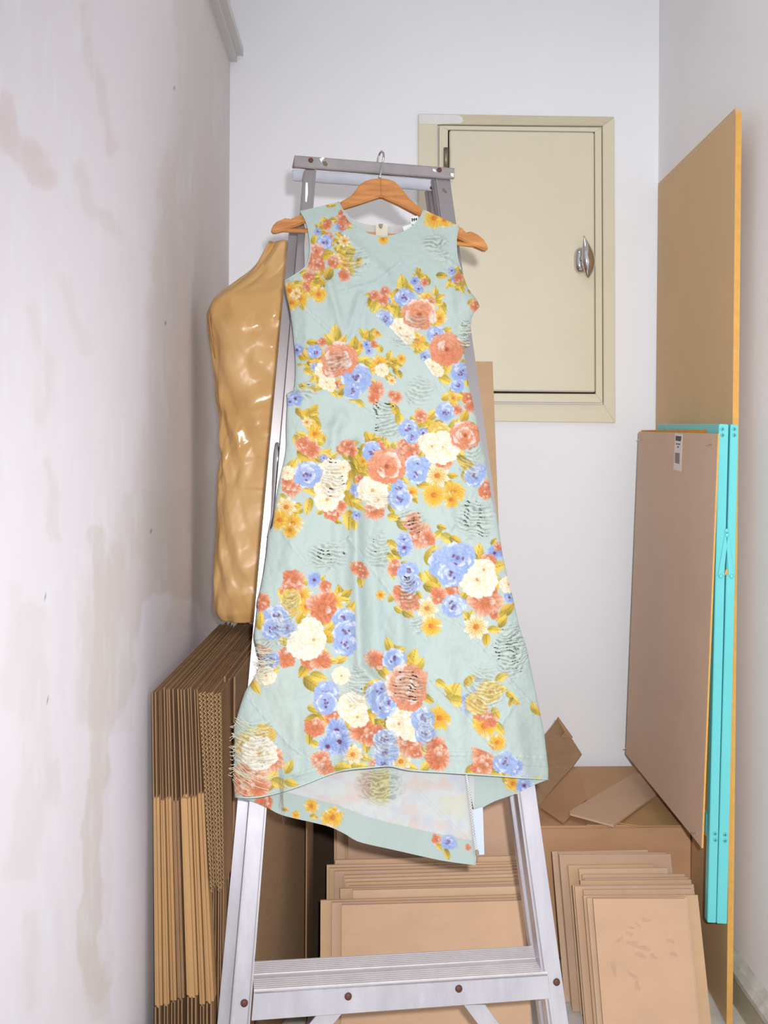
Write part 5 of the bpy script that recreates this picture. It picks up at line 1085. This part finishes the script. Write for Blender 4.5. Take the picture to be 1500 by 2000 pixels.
# ------------------------------------------------------------------ right stack of sheets
right = [ # left-top, right-top (front to rear)
 (1158, 1755, 1339, 1755), (1146, 1754, 1342, 1752), (1139, 1749, 1363, 1748), (1139, 1738, 1352, 1736), (1122, 1731, 1354, 1729), (1118, 1729, 1355, 1727), (1133, 1720, 1350, 1718), (1141, 1716, 1344, 1713), (1137, 1708, 1337, 1707), (1130, 1697, 1304, 1695), (1109, 1690, 1276, 1688), (1092, 1669, 1310, 1668), (1090, 1664, 1301, 1665), (1078, 1663, 1265, 1660)]
marksheet = None
for i, (lx, ly, rx, ry) in enumerate(right):
    d = 2.03+i*0.0165; pl = lean_plane(lx, ly, d, 0.30)
    o = board([(lx, ly), (rx, ry), (rx+0.105*150, ry+150), (lx+(0.085 if i else .082)*150, ly+150)], pl, 0.005, M_SHEET[(i*3) % 4], 'tan fibreboard sheet, %s of the leaning stack at right%s' % (('frontmost', '')[i > 0] or names[i]+' from the front' if i < 13 else 'rearmost', ', with shoe marks' if i == 0 else ''), 'fibreboard sheets leaning at the right')
    if i == 0: marksheet, mpl = o, pl
# faint shoe marks on the frontmost sheet
M_SCUFF = mat('shoe_scuff', (187, 152, 125), .9, var=.12, scale=80)
for k, (cx, cy, w_, h_, an) in enumerate(((1232, 1812, 7, 2.2, .2), (1246, 1806, 8, 2, .7), (1262, 1797, 9, 3.5, .1), (1210, 1835, 10, 3, -.6), (1230, 1824, 7, 4, .4), (1236, 1843, 12, 5, .2), (1258, 1852, 14, 4, .25), (1250, 1865, 12, 4.5, .35), (1276, 1868, 8, 4, .6), (1199, 1890, 5, 16, -.2), (1236, 1905, 14, 3, .6), (1245, 1925, 4, 10, -.3), (1310, 1838, 9, 3, .3), (1316, 1864, 8, 4, .4))):
    n = 12; pts = []
    for j in range(n):
        a = 2*math.pi*j/n; q = 1+.2*math.sin(a*3+k); x = w_*math.cos(a)*q; y = h_*math.sin(a)*q
        pts.append((cx+x*math.cos(an)-y*math.sin(an), cy+x*math.sin(an)+y*math.cos(an)))
    v, f = prism([onp(x, y, mpl)-mpl[1]*.00035 for x, y in pts], mpl[1]*.0003)
    oo = link('shoe_mark', v, f, M_SCUFF, marksheet)

# ------------------------------------------------------------------ big hardboard leaning on the right wall
def big_board():
    tn, tf = P(1437, 209, 2.075), P(1285.5, 358, 2.735)
    bn, bf = P(1419, 1992, 2.075), P(1272, 1690, 2.735)
    bn.z = bf.z = 0.004
    n = (tn-tf).cross(bn-tn).normalized()
    if n.x < 0: n = -n
    th = 0.0125
    tn2 = tn.lerp(bn, 0.006)
    pts = [tf, tn.lerp(tf, 0.01), tn2, bn, bf]
    root = empty('hardboard_sheet', (bn+bf)/2, 'tall tan hardboard panel with raw orange edge leaning on the right wall', 'board')
    v, f = prism(pts, n*th); link('board', v, f, M_HARD, root, bevel=.0008)
    # raw edge strip
    e = (tn-tf).normalized()*0.0012
    v, f = prism([tn2+e*.2, bn+e*.2, bn+e*.2+n*th, tn2+e*.2+n*th], e*0.6); link('raw_edge', v, f, M_HEDGE, root)
big_board()

# ------------------------------------------------------------------ turquoise folded trestle with stapled boards
def trestle():
    d1, d2 = 2.045, 2.60
    root = empty('folding_trestle', P(1398, 1803, d1), 'turquoise painted folding wooden trestle standing beside the hardboard panel', 'trestle')
    par = (P(1279, 838, d2)-P(1406, 838, d1)); par.z = 0; par.normalize()
    def post(name, tl, tr, bl2, br2, ty, by):
        a, b, c, d = P(tl, ty, d1), P(tr, ty+1, d1), P(br2, by, d1), P(bl2, by-1, d1)
        v, f = prism([a, b, c, d], par*0.022); return link(name, v, f, M_TEAL, root, bevel=.0012, segs=2)
    p1 = post('post', 1404.5, 1423, 1382, 1398.5, 828, 1803); p2 = post('post', 1427, 1442, 1400, 1420, 829, 1805)
    # sides of the near posts (deep planks), seen left of the front edges
    def back_post(tl, tr, bl2, br2, ty, by, dp):
        a, b, c, d = P(tl, ty, d1)+par*dp, P(tr, ty, d1)+par*dp, P(br2, by, d1)+par*dp, P(bl2, by, d1)+par*dp
        for q in (c, d): q.z = BT+.07
        v, f = prism([a, b, c, d], par*0.022); return link('post', v, f, M_TEAL, root, bevel=.0012)
    back_post(1404, 1420, 1381, 1398, 834, 1803, 0.42); back_post(1424, 1440, 1402, 1420, 834, 1805, 0.42)
    # rails running back at top and bottom
    for (tx, ty, w_) in ((1405, 828, 17), (1427, 829, 15)):
        a = P(tx, ty, d1)+par*.022; b = a+_r*(w_/F*d1); h = _u*0.05
        v, f = prism([a, b, b-h, a-h], par*0.50); link('top_rail', v, f, M_TEAL, root, bevel=.001)
    for (tx, w_) in ((1386, 16), (1404, 16)):
        a = P(tx, 1600, d1)+par*.022; a.z = BT+.135; b = a+_r*(w_/F*d1); h = _u*0.045
        v, f = prism([a, b, b-h, a-h], par*0.50); link('bottom_rail', v, f, M_TEAL, root, bevel=.001)
    # screws
    scr = mat('screw_painted', (84, 180, 182), .4)
    for x, y in ((1411, 838), (1411, 850), (1434, 838), (1434, 850), (1396.5, 1628), (1397, 1640.5), (1416, 1630), (1416, 1642)):
        o = dome('screw', P(x, y, d1)-par*0.0002, -par, 0.0042, 0.0016, scr, root)
        for s in ((1, 0), (0, 1)):
            c = P(x, y, d1)-par*0.0019; u_ = _r*s[0]+_u*s[1]; w__ = _r*s[1]+_u*s[0]
            v, f = prism([c-u_*.0024-w__*.0004, c+u_*.0024-w__*.0004, c+u_*.0024+w__*.0004, c-u_*.0024+w__*.0004], par*0.0004); link('cross_slot', v, f, M_DARK, o)
    # folding stay
    pz = lambda x, y, k=.0: P(x, y, d1)-par*(.003+k)
    for (a, b) in (((1419.5, 1036), (1407, 1125)), ((1419.5, 1036), (1428, 1125))):
        A, B = pz(*a), pz(*b); t = (B-A).normalized(); w__ = t.cross(_f).normalized()*.0035
        v, f = prism([A-w__, A+w__, B+w__*1.7, B-w__*1.7], par*.0025); link('stay', v, f, M_TEAL, root, bevel=.0006)
    for x, y in ((1419, 1036), (1419.5, 1045), (1407.5, 1125), (1428.5, 1125)): dome('stay_rivet', pz(x, y, .0005), -par, .0045, .002, M_TEAL, root)
    v, f = prism([pz(1417, 1113, -.002), pz(1420, 1110, -.002), pz(1424, 1124, -.002), pz(1420, 1119, -.002), pz(1414.5, 1125, -.002)], par*.001); link('bare_wood_patch', v, f, M_HEDGE, root)
    # stapled boards on the left face: own things
    def facing(px, th, m, label, name, dn, df, push):
        # (topfar, topnear, botnear, botfar)
        pts = [P(px[0][0], px[0][1], df), P(px[1][0], px[1][1], dn), P(px[2][0], px[2][1], dn), P(px[3][0], px[3][1], df)]
        n = (pts[1]-pts[0]).cross(pts[2]-pts[1]).normalized()
        if n.dot(_r) < 0: n = -n
        extra = px[4:]
        v, f = prism(pts, n*th); o = link(name, v, f, m, None, bevel=.0008); tag(o, label, 'board'); return o, pts, n
    g, _, _ = facing([(1252, 840), (1404, 838), (1386, 1642), (1230, 1478)], .003, M_HEDGE, 'orange-edged hardboard strip tucked between the stapled board and trestle', 'hardboard_strip', 2.06, 2.64, 0)
    o, pts, n = facing([(1247.5, 843), (1402, 847), (1370, 1656), (1222, 1473)], .0035, M_HARD2, 'brown hardboard sheet with white barcode label stapled to the trestle', 'stapled_board', 2.02, 2.62, 0)
    tf_, tn_, bn_, bf_ = pts
    nn = -n
    pl = (tf_, n)
    # near raw edge
    e = (tn_-tf_).normalized()*.0010
    v, f = prism([tn_, bn_, bn_+n*.0035, tn_+n*.0035], e); link('raw_edge', v, f, M_HEDGE, o)
    def on(x, y, l=.0006): return onp(x, y, pl)+nn*l
    lb = [(1319, 846), (1333.5, 848), (1330.5, 921), (1316, 917)]
    v, f = prism([on(x, y) for x, y in lb], n*.0004); L_ = link('label', v, f, M_LABELW, o)
    def ink(poly):
        v, f = prism([on(x, y, .0009) for x, y in poly], n*.0003); link('label_print', v, f, M_INK, L_)
    ink([(1320.5, 851), (1331.5, 852.5), (1331, 857), (1330, 862), (1320, 860.5)])
    ink([(1321, 865.5), (1324, 866), (1324, 868.3), (1321, 868)]); ink([(1325, 866), (1329, 866.6), (1329, 869), (1325, 868.5)]); ink([(1323.5, 871.5), (1326.5, 872), (1326.3, 874.5), (1323.3, 874)])
    x = 1319.3
    k = 0
    while x < 1328.2:
        w_ = (0.9, 0.5, 1.2, 0.6, 0.5)[k % 5]
        ink([(x, 884+(x-1319)*.12), (x+w_, 884+(x-1319)*.12), (x+w_-.5, 904+(x-1319)*.3), (x-.5, 904+(x-1319)*.3)]); x += w_+(.55, .7, .45)[k % 3]; k += 1
    for (a, b) in (((1245, 859.5), (1254, 858)), ((1379, 870), (1392, 867)), ((1219, 1463), (1227, 1462.5)), ((1348, 1627), (1362, 1627.5))):
        tube('staple', [on(*a, .0005), on((a[0]+b[0])/2, (a[1]+b[1])/2, .0022), on(*b, .0005)], .0012, M_STAPLE, o, n=6)
trestle()
